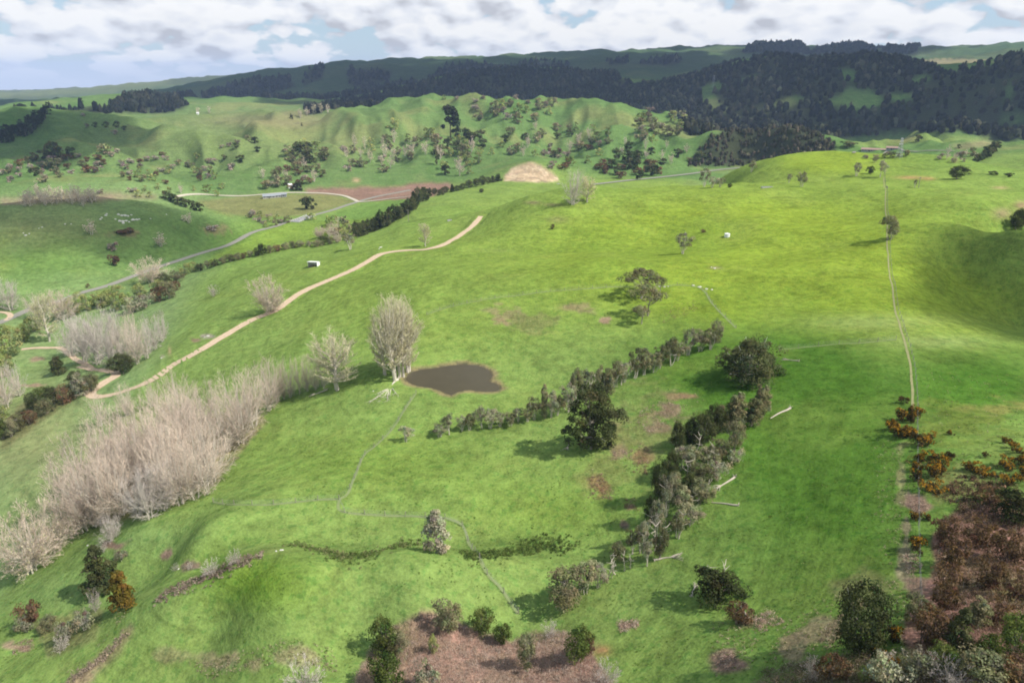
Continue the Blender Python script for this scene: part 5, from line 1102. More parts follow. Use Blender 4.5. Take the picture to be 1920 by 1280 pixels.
# round shrubs in and round the mauve scrub
for px, py, h, w, k, lab in ((838,1182,56,52,'shrub_olive','olive green shrub at the top of the mauve scrub'),(906,1187,46,44,'shrub','green round shrub right of the topmost scrub shrub'),(942,1206,38,32,'shrub','smaller green shrub beside the green round shrub'),(722,1222,60,56,'shrub','green shrub at the left edge of the mauve scrub'),(748,1225,40,40,'shrub_olive','olive shrub joined to the left edge shrub'),(988,1252,62,40,'shrub_olive','upright olive shrub inside the mauve scrub'),(1082,1240,62,52,'shrub','green shrub at the right edge of the mauve scrub'),(1100,1225,38,36,'shrub_rust','brown shrub behind the right edge shrub'),(728,1292,62,70,'shrub','large green shrub cut by the bottom of the frame'),(800,1296,48,50,'shrub_pale','pale silvery shrub cut by the bottom of the frame'),(568,1290,44,90,'twiggy','grey twiggy thicket at the bottom edge'),(812,1225,34,20,'spring','little lime green shrub inside the mauve scrub'),(1030,1195,26,40,'twiggy','grey twiggy shrub on the rim of the mauve scrub'),(1135,1280,34,60,'twiggy','mauve twiggy shrub at the right foot of the scrub')):
    put('shrub', k, px, py, h, lab, 'shrub', 'shrubs around the mauve scrub', w)
# right foreground
for px, py, h, w, k, lab in ((1604,1218,122,108,'dark','largest dark evergreen shrub on the near right slope'),(1342,1122,52,92,'shrub_dark','dark shrub with bleached dead branches on the right paddock'),(1384,1168,40,54,'shrub_rust','rust coloured bush below the shrub with dead branches'),(1735,1205,74,70,'shrub_rust','brown shrub right of the largest dark evergreen'),(1715,1165,52,50,'shrub_olive','olive brown shrub above the brown shrub'),(1790,1215,84,52,'cone','upright green evergreen in the brown scrub'),(1843,1250,66,56,'shrub','green shrub in the lower brown scrub'),(1895,1225,80,60,'shrub','green shrub at the right frame edge'),(1770,1255,44,60,'shrub','light green shrub below the upright evergreen'),(1830,1170,54,40,'column','dark slim evergreen in the brown scrub'),(1720,1262,48,64,'shrub_pale','pale dead shrub in the bottom right thicket'),(1660,1280,56,66,'shrub_pale','pale shrub cut by the frame bottom on the right'),(1560,1275,50,60,'shrub_rust','brown shrub left in the bottom thicket'),(1520,1275,40,48,'twiggy','brown twiggy shrub at the bottom of the right slope'),(1616,1275,26,26,'spring','bright yellow green shrub in the bottom thicket'),(1840,1280,60,90,'shrub_olive','dark olive shrub at the bottom right corner'),(1905,1285,60,80,'shrub_rust','brown shrub filling the bottom right corner'),(1780,1285,50,80,'twiggy','tan twiggy shrub at the bottom right'),(1903,975,60,80,'shrub_dark','dark green shrub at the frame edge above the brown scrub'),(1860,945,36,60,'shrub_rust','dark brown shrub at the top of the brown scrub'),(1770,1010,44,52,'shrub_rust','brown bush on the upper left rim of the scrub'),(1785,1060,56,58,'shrub_rust','brown bush in the left of the scrub'),(1830,1020,56,60,'shrub_rust','brown bush in the middle of the scrub'),(1890,1050,60,64,'shrub_rust','brown bush in the right of the scrub'),(1770,1110,56,56,'shrub_rust','brown bush low on the scrub rim'),(1850,1100,60,60,'shrub_rust','brown bush at the heart of the scrub'),(1905,1120,60,60,'shrub_rust','brown bush near the frame edge low in the scrub'),(1765,1140,50,46,'shrub_rust','brown bush above the upright evergreen'),(1868,1165,50,50,'shrub_rust','brown bush right of the slim evergreen')):
    put('shrub', k, px, py, h, lab, 'shrub', 'shrubs of the near right slope', w)
gl = [(1694,754,12,14,3),(1688,786,18,26,1),(1706,772,14,12,0),(1722,774,12,18,1),(1706,790,20,14,0),(1672,802,18,16,0),(1680,814,20,22,2),(1692,818,18,22,2),(1706,816,16,18,1),(1715,830,20,16,3),(1736,832,14,22,1),(1742,818,8,18,2),(1778,812,8,8,1),(1722,862,14,16,1),(1752,858,12,24,2),(1760,878,18,26,2),(1748,892,18,24,1),(1714,880,14,16,1),(1718,898,18,20,0),(1742,914,14,26,2),(1756,922,10,20,2),(1814,880,14,18,1),(1834,884,12,24,2),(1858,890,10,20,2),(1886,875,16,24,2),(1912,868,16,26,1),(1898,838,12,12,1),(1908,846,12,20,2),(1882,828,10,12,1),(1894,906,16,24,2),(1918,890,14,20,1),(1846,854,8,10,3),(1780,862,16,12,3),(1712,972,12,16,1),(1738,972,10,16,0),(1716,1026,22,24,1),(1672,1195,22,26,1),(1640,1222,14,20,2),(1766,1165,14,26,2),(1665,1240,14,18,2)]
for i, (px, py, h, w, v) in enumerate(gl):
    put('gorse_bush', 'gorse', px, py+2, h*1.25, f'{["orange flecked","orange flowering","bright orange flowering","dark hardly flowering"][v]} gorse bush by the ridge fence, {ordn(i)} going down the slope', 'bush', 'gorse bushes near the ridge fence', w*1.25, v)
# ridge top trees
for px, py, h, w, k, lab in ((1665,450,48,36,'umbrella','lone open crowned tree beside the ridge fence'),(1672,448,28,26,'manuka','second open tree beside the ridge fence'),(1280,476,42,30,'manuka_grey','pale ragged tree alone on the bright slope'),(1795,336,26,32,'dark','single dark round tree on the right rise'),(1905,430,40,30,'dark','dark round tree at the right frame edge'),(1918,425,34,26,'dark','dark tree cut by the right frame edge'),(1320,350,36,20,'manuka_grey','pale scrubby tree behind the bright crest, first of the cluster'),(1335,352,22,20,'manuka_grey','pale scrubby tree behind the bright crest, second of the cluster'),(1350,351,18,18,'manuka_grey','pale scrubby tree behind the bright crest, third of the cluster'),(1368,352,9,9,'shrub_dark','small dark bush ending the pale cluster'),(1410,322,22,16,'manuka','brown tree on the left shoulder of the rear rise'),(1479,343,18,10,'manuka_grey','small pale tree left of the twin on the rear rise'),(1502,350,30,20,'manuka','dark topped tree on the rear rise'),(1606,330,26,18,'manuka_grey','pale tree left of the fence end'),(1631,326,16,14,'shrub_dark','dark low tree at the fence end'),(1650,332,32,18,'manuka_grey','tall pale tree at the fence end'),(1640,305,12,14,'manuka','olive tree behind the fence end'),(1715,352,16,8,'manuka_grey','thin pale tree below the bare clay streak'),(1862,328,8,18,'far_dark','low dark bush right of the round tree'),(1890,332,9,16,'far_dark','low dark bush farthest right on the rise'),(1036,430,12,8,'shrub_rust','small rusty bush on the knoll side'),(1318,436,7,10,'shrub_rust','small dark bush above the pale ragged tree')):
    put('tree', k, px, py, h, lab, 'tree', None, w)

# ------------------------------------------------------------------ trees on the hills beyond the valley
def hill_trees(poly, n, kinds, where, seed, hr=(12, 20), gap=9, wr=(0.8, 1.2), cat='tree'):
    q = scatter_px(poly, n*8, seed); got = []
    for p in q:
        if all((p[0]-g[0])**2+((p[1]-g[1])*1.6)**2 > gap*gap for g in got): got.append(p)
        if len(got) >= n: break
    got.sort(key=lambda p: p[0]); cnt = {}
    nm = {'far_olive':'olive','far_dark':'dark','far_pine':'tall dark','far_spring':'light green','far_bush':'mauve grey','far_rust':'rusty brown','far_bare':'pale leafless','far_poplar':'yellowish leafless','far_conifer':'dark conical'}
    for i, p in enumerate(got):
        k = kinds[PR.integers(len(kinds))]; c = cnt.get(k, 0); cnt[k] = c+1; h = PR.uniform(*hr)*(0.7 if k in ('far_bush', 'far_rust') else 1.25 if k in ('far_poplar', 'far_bare') else 1)
        b = LIB[k][0]; put({'far_bush':'bush','far_rust':'bush'}.get(k, 'tree'), k, p[0], p[1], h, f'{nm[k]} {"bush" if k in ("far_bush","far_rust") else "tree"} {where}, {ordn(c)} from the left', cat if k not in ('far_bush', 'far_rust') else 'bush', f'plants {where}', h*b[3]/b[2]*PR.uniform(*wr))
MIX = ['far_olive','far_spring','far_spring','far_bush','far_bare','far_dark','far_olive']
put('evergreen_tree', 'far_pine', 845, 258, 62, 'tall very dark tree standing out on the green hill', 'tree', None, 40)
for px, py, h, w, lab in ((100,297,34,26,'large dark tree mass on the shaded left slope'),(112,296,24,20,'smaller dark tree joined to the large dark one'),(132,294,20,18,'dark round tree right of the large dark mass'),(573,392,26,20,'dark tree clump left half in the pale paddock'),(585,392,25,20,'dark tree clump right half in the pale paddock'),(820,310,30,10,'dark narrow tree at the gully mouth'),(836,328,22,18,'dark tree below the narrow one at the gully mouth'),(565,358,20,14,'dark tall tree beside the farmhouse'),(556,358,18,14,'dark tree left of the tall one beside the farmhouse'),(574,298,18,14,'dark tree on the upper slope above the farmhouse'),(1592,276,12,28,'dark oval clump on the far flat'),(1722,266,14,14,'grey green tree alone on the far flat'),(1798,278,8,9,'small round dark tree on the far flat')):
    put('evergreen_tree', 'far_dark', px, py, h, lab, 'tree', None, w)
hill_trees([(0,262),(60,240),(90,212),(92,226),(60,252),(0,274)], 22, ['far_pine'], 'of the dark belt on the left hillside', 81, (20, 28), 7)
hill_trees([(820,265),(870,250),(905,262),(930,290),(915,320),(860,335),(830,322),(815,290)], 26, ['far_olive','far_spring','far_spring','far_bare','far_dark'], 'in the gully behind the row of conifers', 82, (15, 24), 10)
hill_trees([(890,205),(940,200),(1040,200),(1045,222),(960,240),(900,236)], 16, ['far_olive','far_spring','far_bush','far_olive'], 'near the top of the green hill', 83, (15, 25), 13)
hill_trees([(800,190),(850,182),(1000,186),(1060,192),(1000,196),(860,192)], 9, ['far_spring','far_bush','far_olive'], 'along the crest of the green hill', 84, (9, 14), 18)
hill_trees([(940,250),(1050,238),(1140,250),(1150,290),(1080,320),(1050,300),(1000,296),(930,300)], 34, ['far_bush','far_rust','far_bare','far_dark','far_olive','far_spring'], 'on the slope above the quarry', 85, (13, 20), 12)
hill_trees([(1012,285),(1062,280),(1070,312),(1050,325),(1015,310)], 11, ['far_rust','far_bush'], 'in the thicket right of the quarry', 86, (13, 18), 9)
hill_trees([(1125,310),(1160,296),(1220,300),(1250,316),(1235,338),(1150,338),(1125,330)], 20, ['far_dark','far_rust','far_dark'], 'in the dark thicket by the rear road', 87, (18, 24), 9)
hill_trees([(1180,225),(1220,208),(1290,225),(1310,245),(1270,275),(1200,270)], 20, ['far_olive','far_spring','far_bush','far_olive'], 'on the saddle left of the rounded bush hill', 88, (15, 24), 12)
hill_trees([(1160,270),(1280,280),(1330,300),(1320,320),(1240,310),(1160,295)], 16, ['far_dark','far_bare','far_rust','far_bare'], 'below the saddle by the rear road', 89, (12, 20), 13)
hill_trees([(535,285),(570,278),(610,282),(618,300),(590,310),(545,305)], 17, ['far_olive','far_dark','far_spring','far_olive'], 'in the dense thicket above the farmhouse', 90, (15, 22), 9)
hill_trees([(480,335),(540,310),(610,315),(620,330),(560,355),(500,355)], 22, ['far_bush','far_bare','far_olive','far_rust','far_olive'], 'around the farmhouse', 91, (14, 20), 10)
hill_trees([(640,280),(700,268),(790,262),(805,300),(740,318),(690,335),(650,320)], 30, ['far_bare','far_poplar','far_olive','far_spring','far_bush','far_olive'], 'on the slope above the ploughed field', 92, (14, 22), 13)
hill_trees([(225,300),(330,290),(420,305),(440,320),(380,350),(300,352),(230,335)], 34, ['far_bush','far_olive','far_spring','far_rust','far_bush'], 'in the folds of the left hill', 93, (12, 18), 12)
hill_trees([(410,262),(480,262),(490,300),(430,310),(400,290)], 9, ['far_dark','far_olive','far_bush'], 'dotted over the middle left slope', 94, (10, 15), 14)
hill_trees([(0,310),(60,300),(150,290),(230,285),(220,310),(150,335),(60,345),(0,342)], 36, ['far_dark','far_bush','far_olive','far_bush','far_rust'], 'in the shaded hollow on the left', 95, (13, 20), 12)
hill_trees([(150,215),(240,235),(230,265),(150,240)], 7, ['far_bush','far_dark'], 'high on the shaded left hill', 96, (9, 13), 16)
hill_trees([(40,388),(60,366),(120,368),(180,372),(182,388),(120,386)], 26, ['far_bare'], 'in the pinkish belt behind the left hill', 97, (17, 24), 7)
hill_trees([(180,362),(330,352),(420,352),(420,372),(200,372)], 12, ['far_bare','far_spring','far_bush'], 'along the left ploughed strip', 98, (11, 17), 18)
for i, (px, py) in enumerate([(311,377),(319,381),(327,384),(335,387),(343,390),(351,393),(359,395),(367,398),(376,400)]):
    put('hedge_tree', 'far_dark', px, py-4, 17, f'dark tree of the straight hedge on the left hill, {ordn(i)} from its top', 'tree', 'straight dark hedge', 15)
hill_trees([(460,400),(520,400),(545,418),(500,430),(465,415)], 13, ['far_spring','far_bush','far_olive'], 'along the stream below the pale paddock', 99, (10, 16), 10)
hill_trees([(590,425),(640,418),(672,420),(668,440),(610,450)], 14, ['far_spring','far_bush','far_bare','far_olive'], 'between the road bridge and the shelterbelt', 100, (14, 22), 10)
for px, py, h, w, k, lab in ((584,412,14,18,'far_spring','light green tree right of the road bridge'),(172,440,28,26,'far_bare','round bare tree below the white rocks'),(302,462,26,26,'far_bare','round bare tree on the left hill flank'),(353,418,20,22,'far_bare','round bare tree near the straight hedge'),(212,470,20,18,'far_bush','mauve bush upper of two on the left hill'),(216,498,24,22,'far_rust','dark mauve bush lower of two on the left hill'),(166,540,10,6,'far_rust','little dark bush above the valley road'),(238,436,8,40,'far_rust','flat dark bush strip in the hill hollow'),(398,432,12,22,'far_bush','mauve bush near the foot of the left hill'),(500,420,12,0,'',''),(393,213,14,8,'far_bare','orange tinged poplar on the left skyline'),(372,213,12,8,'far_bare','pale poplar beside the orange tinged one'),(547,224,12,7,'far_conifer','small dark conical tree on the ridge saddle'),(563,222,18,10,'far_poplar','slim bare poplar on the ridge saddle'),(576,218,16,10,'far_bare','bare tree right of the slim poplar on the saddle'),(590,214,18,10,'far_poplar','bare poplar third on the saddle'),(602,212,18,10,'far_poplar','bare poplar fourth on the saddle'),(615,212,17,10,'far_bare','bare poplar last on the saddle'),(740,245,26,22,'far_spring','light green tree alone on the mid slope'),(806,262,26,24,'far_spring','light green tree left of the tall very dark tree'),(1036,200,18,20,'far_olive','round olive tree on the right of the hill crest'),(566,236,6,5,'far_conifer','tiny dark conical tree below the saddle')):
    if w: put('tree', k, px, py, h, lab, 'tree', None, w)
hill_trees([(1500,264),(1560,258),(1700,252),(1700,266),(1560,268)], 0, ['far_olive'], 'x', 101)
hill_trees([(1610,296),(1650,290),(1700,292),(1695,300),(1630,302)], 10, ['far_bush','far_olive'], 'beside the far road', 102, (9, 13), 10)
hill_trees([(1750,300),(1780,288),(1830,285),(1835,300),(1790,306)], 14, ['far_bush','far_bare','far_olive'], 'in the grey clump on the far flat', 103, (10, 14), 8)
hill_trees([(1828,306),(1845,292),(1868,276),(1872,282),(1850,300)], 12, ['far_dark'], 'of the dark belt on the far right slope', 104, (13, 18), 6)
hill_trees([(1430,206),(1560,210),(1700,225),(1730,244),(1600,240),(1450,236)], 0, ['far_pine'], 'x', 105)
# ------------------------------------------------------------------ fallen and dead wood
def place(name, meshes, names, px, py, tx, ty, label, cat, sc=1.0, group=None, ln=None):
    """lay a thing with its foot at one sight line and its tip toward another"""
    a = at(px, py); b = at(tx, ty); d = b-a; L_ = d.length
    o = link(name, None); o.location = a
    for m, n in zip(meshes, names):
        if m is not None: link(n, m, o)
    s = (L_/ln) if ln else sc; o.scale = (s, s, s)
    o.rotation_euler = Matrix([d.normalized(), Vector((0, 0, 1)).cross(d).normalized(), d.normalized().cross(Vector((0, 0, 1)).cross(d).normalized())]).transposed().to_euler()
    return set_tag(o, label, cat, group)
FT = fallen_meshes(501, 18, B_PALE, 13, 0.5); LG = fallen_meshes(502, 9, B_DEAD, 4, 0.25); LG2 = fallen_meshes(503, 9, B_DEAD, 0, 0.1, True); LG3 = fallen_meshes(504, 10, B_DEAD, 8, 0.4)
place('fallen_poplar', FT, ('trunk', 'branches'), 746, 712, 712, 756, 'bleached poplar fallen from the pond group with splayed branches', 'fallen tree', ln=18)
place('fallen_log', LG, ('trunk', 'branches'), 614, 731, 574, 746, 'white fallen log lying before the forked poplar', 'log', ln=9)
place('fallen_log', LG2, ('trunk', 'branches'), 1482, 766, 1443, 785, 'bleached log lying right of the upright olive trees', 'log', ln=8.2)
place('fallen_log', LG, ('trunk', 'branches'), 1378, 895, 1334, 925, 'upper of two bleached logs beside the near hedgerow', 'log', ln=9)
place('fallen_log', LG2, ('trunk', 'branches'), 1384, 948, 1334, 942, 'lower thinner bleached log beside the near hedgerow', 'log', ln=8.2)
place('fallen_branch', LG3, ('trunk', 'branches'), 1498, 677, 1462, 673, 'pale fallen branch right of the broad dark evergreen', 'branch', ln=10)
place('fallen_branch', LG3, ('trunk', 'branches'), 1228, 1050, 1288, 1042, 'grey fallen branch at the lower end of the near hedgerow', 'branch', ln=10)
place('fallen_branch', LG3, ('trunk', 'branches'), 1068, 828, 1058, 848, 'little pale branch on the grass below the tallest evergreen', 'branch', ln=10)
place('fallen_branch', LG3, ('trunk', 'branches'), 1404, 1160, 1388, 1128, 'bleached branch lying across the rust coloured bush', 'branch', ln=10)
place('fallen_branch', LG3, ('trunk', 'branches'), 1612, 1225, 1600, 1192, 'white dead branch in front of the largest dark evergreen', 'branch', ln=10)
place('fallen_branch', LG3, ('trunk', 'branches'), 1296, 1118, 1310, 1090, 'bleached branch on the left of the shrub with dead branches', 'branch', ln=10)
SN = [snag_mesh(520+i, 6, B_DEAD) for i in range(4)]
for i, (px, py, h, lab) in enumerate(((1213,1010,44,'forked bleached dead tree standing in the near hedgerow'),(1200,1036,36,'thin dead tree standing below the forked one'),(1226,1032,40,'dead grey tree beside the fallen branch'),(1155,1076,36,'dead stake tree standing apart in the lower gap'),(1140,1084,30,'short dead stem second in the lower gap'),(1130,1092,28,'short dead stem third in the lower gap'),(1170,1070,26,'dead stem leaning near the gap middle'),(1184,1064,28,'dead stem near the upper side of the gap'),(1345,1100,42,'bleached dead spar rising from the dark shrub'),(1328,1096,34,'second bleached dead spar in the dark shrub'),(1340,885,40,'dead pale stem in the middle of the near hedgerow'),(1148,1082,24,'shortest dead stem in the lower gap'),(1302,855,34,'pale dead stem under the dense dark hedgerow plants'),(1285,905,38,'grey dead stem on the meadow side of the near hedgerow'),(1250,955,36,'dead stem on the left edge of the near hedgerow'),(1318,935,32,'dead stem by the lower bleached log'),(1272,1010,40,'tall dead stem at the hedgerow bend'),(1244,1022,34,'dead stem just above the fallen grey branch'),(1300,962,30,'short dead stem on the right edge of the near hedgerow'),(1095,758,34,'dead stem in the curved hedgerow near the tallest evergreen'),(1165,722,30,'dead stem in the middle of the curved hedgerow'),(1110,748,38,'pale dead stem rising behind the tallest evergreen'),(1060,768,26,'dead stem left of the tallest evergreen'))):
    p = at(px, py); o = link('dead_tree', SN[i % 4]); o.location = p; s = h*mpp(p)/0.8/6; o.scale = (s*1.25, s*1.25, s); o.rotation_euler = (0, 0, i*1.7)
    set_tag(o, lab, 'dead tree', 'dead stems of the near hedgerow' if i not in (8, 9) else None)

# ------------------------------------------------------------------ rocks
def rock_mesh(seed):
    r = np.random.default_rng(seed); nu, nv = 9, 6; u = np.arange(nu)*2*np.pi/nu; w = np.linspace(-.6, 1.45, nv); U, W_ = np.meshgrid(u, w, indexing='ij')
    k = r.uniform(.75, 1.2, U.shape); P = np.stack([np.cos(U)*np.cos(W_)*k, np.sin(U)*np.cos(W_)*k*.75, np.sin(W_)*.62*k], -1).reshape(-1, 3)
    i = np.arange(nu)[:,None]; j = np.arange(nv-1)[None]; i2 = (i+1) % nu; q = np.stack([i*nv+j, i2*nv+j, i2*nv+j+1, i*nv+j+1], -1).reshape(-1, 4)
    top = np.concatenate([P, [[0, 0, .66]]]); cap = np.stack([np.arange(nu)*nv+nv-1, (np.arange(nu)+1) % nu*nv+nv-1, np.full(nu, len(P))], -1)
    return make_mesh('boulder', top, [cap, q], [M_ROCK])
M_ROCK = bark_mat('limestone', (0.42, 0.40, 0.35), (0.62, 0.60, 0.54), 1.5)
RK = [rock_mesh(600+i) for i in range(4)]
def rocks(pts, fmt, group, size):
    for i, (px, py, k) in enumerate(pts):
        p = at(px, py); s = size*k; o = link('boulder', RK[i % 4]); o.location = (p.x, p.y, p.z-0.1*s); o.scale = (s, s, s*.8); o.rotation_euler = (0, 0, i*2.1)
        set_tag(o, fmt.format(ordn(i)), 'rock', group)
rocks([(198,404,1.2),(191,408,1),(188,411,.8),(200,401,.9),(222,402,1.3),(228,404,1.2),(234,404,1.5),(240,405,1.1),(246,403,.8),(216,411,.8),(224,414,1.3),(230,415,1.5),(236,414,1.2),(242,416,1.0),(249,412,1.4),(256,412,1.4),(261,411,.9),(231,418,1.1)], 'white limestone boulder in the hillside outcrop, {} when reading its rows', 'white outcrop on the left hill', 1.15)
rocks([(48,441,1.2),(55,438,.8),(44,437,.7),(79,426,.9),(73,428,.6),(122,420,.8),(133,420,.7),(312,402,.9),(282,410,.8)], 'white boulder scattered on the bare left hill, {} from the outer side', 'scattered white boulders', 0.9)
rocks([(390,630,1.0),(384,632,.6),(303,671,.6),(246,508,.5)], 'grey rock on the slope above the clay track, {} nearest the track bend', 'rocks above the clay track', 0.75)
rocks([(1237,537,.9),(1246,538,.8),(1253,537,.6),(1231,533,.6)], 'white stone beside the flat topped trees, {} of the little line', 'white stones at the fence corner', 0.6)
rocks([(714,464,1.1),(711,467,.6)], 'grey rock above the clay track near its summit, {} in size', 'grey rocks near the track top', 0.9)
rocks([(528,1031,.6),(518,1033,.4),(335,1066,.4),(165,1022,.5),(700,733,.4)], 'pale rock showing through the turf, {} in brightness', 'pale turf rocks', 0.6)
rocks([(1312,538,1.1),(1325,542,1.0),(1335,543,.8),(1300,535,.8),(1340,503,.8),(1334,501,.6)], 'dark stump or stone in the heap on the bright slope, {} along the heap', 'heap on the bright slope', 0.7)

# ------------------------------------------------------------------ fences
M_POST = bark_mat('weathered_post', (0.22, 0.19, 0.155), (0.30, 0.27, 0.23), 6)
M_WIRE = bark_mat('galvanised_wire', (0.20, 0.20, 0.20), (0.26, 0.26, 0.26), 6)
def post_mesh():
    V, q = tubes([[0, 0, -.35]], [[0, 0, 1.2]], .07, .06, 6); top = np.array([[0, 0, 1.225]]); V = np.concatenate([V, top]); cap = np.array([[6+i, 6+(i+1) % 6, 12] for i in range(6)])
    return make_mesh('post', V, [cap, q], [M_POST])
POST = post_mesh()
def fence(px_pts, gap, label, off=0.0):
    p = world_path(px_pts, 0.6); d = np.concatenate([[0], np.cumsum(np.linalg.norm(np.diff(p, axis=0), axis=1))]); n = max(2, int(d[-1]/gap)); s = np.linspace(0, d[-1], n+1)
    if not off: ribbon('stock_path', p, 0.6, 0.05, M_TURF, label='faint trodden line beside the '+label.split(' fence')[0]+' fence', wob=0.35, seed=n)
    x, y = np.interp(s, d, p[:,0])+off, np.interp(s, d, p[:,1]); z = H(x, y); o = link('fence', None); o.location = (x[0], y[0], z[0])
    for a, b, c in zip(x, y, z):
        q = link('post', POST, o); q.location = (a-x[0], b-y[0], c-z[0]); q.rotation_euler = (PR.normal(0, .04), PR.normal(0, .04), PR.uniform(0, 3))
    P = np.stack([x-x[0], y-y[0], z-z[0]], 1); w = Parts()
    for h in (0.25, 0.5, 0.78, 1.08): w.add(*tubes(P[:-1]+[0, 0, h], P[1:]+[0, 0, h], .009, .009, 3))
    m = w.mesh('wires', [M_WIRE]); wo = link('wires', m, o); wo['kind'] = 'stuff'
    return set_tag(o, label, 'fence')
fence([(1656,300),(1658,352),(1660,380),(1663,412),(1664,468),(1666,495),(1670,525),(1675,555),(1679,585),(1686,604),(1693,630),(1700,655),(1706,680),(1709,710),(1711,740),(1711,770),(1710,800),(1709,880),(1710,960),(1709,1000),(1710,1090),(1712,1200)], 4.5, 'wire and post fence running down the ridge beside the worn path', 0.9)
fence([(780,738),(755,775),(735,805),(705,835),(682,855),(665,895),(652,925),(636,936)], 4, 'wire fence crossing the meadow from the pond to the paddock corner')
fence([(400,941),(440,946),(500,946),(560,941),(600,937),(636,936)], 4, 'wire fence running from the grove edge to the paddock corner')
fence([(636,936),(640,958),(700,965),(780,968),(860,980),(880,1020),(905,1060),(940,1105),(972,1150)], 4, 'wire fence descending over the gully to the mauve scrub')
fence([(1460,655),(1520,650),(1600,644),(1680,637)], 4.5, 'wire fence across the ridge from the broad evergreen to the path')
fence([(800,590),(850,574),(920,560),(1000,550),(1080,543),(1160,538),(1240,537),(1300,537),(1322,548),(1340,575),(1380,615)], 5, 'faint wire fence curving across the middle slope above the pond')
fence([(525,752),(560,738),(600,725),(630,715)], 4, 'short wire fence behind the thin end of the grove')

# ------------------------------------------------------------------ farm buildings and fittings
def plain(name, c1, c2, sc=0.8, rough=0.6, wave=0):
    k = NT(name); pos = k.n('ShaderNodeTexCoord').outputs['Object']; p = k.n('ShaderNodeBsdfPrincipled'); c = k.mix(k.noise(pos, sc, 5, .65), c1, c2); k.L.new(c, p.inputs['Base Color']); p.inputs['Roughness'].default_value = rough
    if wave:
        w = k.n('ShaderNodeTexWave'); w.inputs['Scale'].default_value = wave; k.L.new(pos, w.inputs['Vector']); k.L.new(k.bump(w.outputs['Fac'], .5, .05), p.inputs['Normal'])
    return k.done(p.outputs[0])
M_WHITE = plain('white_iron', (0.74, 0.74, 0.72), (0.82, 0.82, 0.80), 0.6, 0.5, 4); M_GREYR = plain('grey_iron', (0.20, 0.215, 0.23), (0.28, 0.295, 0.31), 0.5, 0.5, 3); M_REDR = plain('rusty_iron', (0.22, 0.13, 0.105), (0.30, 0.20, 0.165), 0.5, 0.7, 3)
M_WALL = plain('painted_boards', (0.34, 0.33, 0.30), (0.44, 0.42, 0.39), 0.7, 0.7, 2); M_GLASS = plain('window_glass', (0.03, 0.035, 0.04), (0.05, 0.055, 0.06), 1, 0.15); M_CONC = plain('concrete', (0.36, 0.35, 0.33), (0.46, 0.45, 0.43), 1.5, 0.9); M_STEEL = plain('pylon_steel', (0.30, 0.31, 0.33), (0.38, 0.39, 0.41), 1, 0.5); M_DECK = plain('bridge_deck', (0.20, 0.195, 0.19), (0.25, 0.245, 0.24)); M_DIRT = plain('shed_floor', (0.16, 0.12, 0.09), (0.22, 0.17, 0.12), 2, 0.95)
def bx(name, parent, x0, x1, y0, y1, z0, z1, mat): return link(name, box_mesh(name, x0, x1, y0, y1, z0, z1, [mat]), parent)
def prism(name, parent, prof, x0, x1, mat):
    """closed profile in y,z run along x"""
    n = len(prof); V = [(x0, y, z) for y, z in prof]+[(x1, y, z) for y, z in prof]; bm_f = [tuple(range(n))[::-1], tuple(range(n, 2*n))]+[(i, (i+1) % n, n+(i+1) % n, n+i) for i in range(n)]
    me = bpy.data.meshes.new(name); me.from_pydata(V, [], bm_f); me.materials.append(mat); me.update(); return link(name, me, parent)
def base_thing(name, px, py, face_px, label, cat, group=None):
    """an Empty on the ground, its -Y turned toward a ground point"""
    p = at(px, py); o = link(name, None); o.location = p; f = at(*face_px)-p; o.rotation_euler = (0, 0, math.atan2(f.y, f.x)+math.pi/2); return set_tag(o, label, cat, group)
def hay_shed():
    o = base_thing('hay_shed', 589, 499, (560, 520), 'small white open fronted shed alone on the green slope', 'shed')
    bx('floor', o, -2.5, 2.5, -1.7, 1.7, -.5, .06, M_DIRT); bx('wall', o, -2.5, 2.5, 1.6, 1.7, .06, 2.05, M_WHITE)
    for s in (-1, 1): prism('wall', o, [(-1.7, .06), (1.6, .06), (1.6, 2.05), (-1.7, 2.6)], s*2.5-.04, s*2.5+.04, M_WHITE)
    prism('roof', o, [(-2.15, 2.72), (2.0, 2.05), (2.0, 2.13), (-2.15, 2.80)], -2.75, 2.75, M_WHITE)
    for x in (-.85, .85): bx('post', o, x-.07, x+.07, -1.68, -1.54, .06, 2.55, M_POST)
    bx('fascia', o, -2.7, 2.7, -2.19, -2.155, 2.55, 2.78, M_WHITE)
hay_shed()
def tank(px, py, rad, h, label):
    p = at(px, py); o = link('water_tank', None); o.location = p; set_tag(o, label, 'water tank')
    V, q = tubes([[0, 0, -.4]], [[0, 0, h]], rad, rad, 20); link('body', make_mesh('body', V, [q], [M_WHITE], smooth_=True), o)
    n = 20; a = np.arange(n)*2*np.pi/n; V = [(0, 0, h+.22*rad)]; 
    for k, z in ((.5, .16), (1.03, .02), (1.03, -.08)): V += [(rad*k*c, rad*k*s, h+z*rad) for c, s in zip(np.cos(a), np.sin(a))]
    t = np.array([(0, 1+i, 1+(i+1) % n) for i in range(n)]); q = np.array([(1+L_*n+i, 1+(L_+1)*n+i, 1+(L_+1)*n+(i+1) % n, 1+L_*n+(i+1) % n) for L_ in range(2) for i in range(n)]); link('lid', make_mesh('lid', V, [t, q], [M_WHITE]), o)
    V, q = tubes([[0, 0, h+.20*rad]], [[0, 0, h+.32*rad]], rad*.22, rad*.2, 10); link('hatch', make_mesh('hatch', np.concatenate([V, [[0, 0, h+.33*rad]]]), [np.array([[10+i, 10+(i+1) % 10, 20] for i in range(10)]), q], [M_WHITE]), o)
tank(1363, 444, 1.25, 1.5, 'round white water tank on the bright slope')
tank(1494, 315*1.0, 0.0001, 0.0001, 'x') if False else None
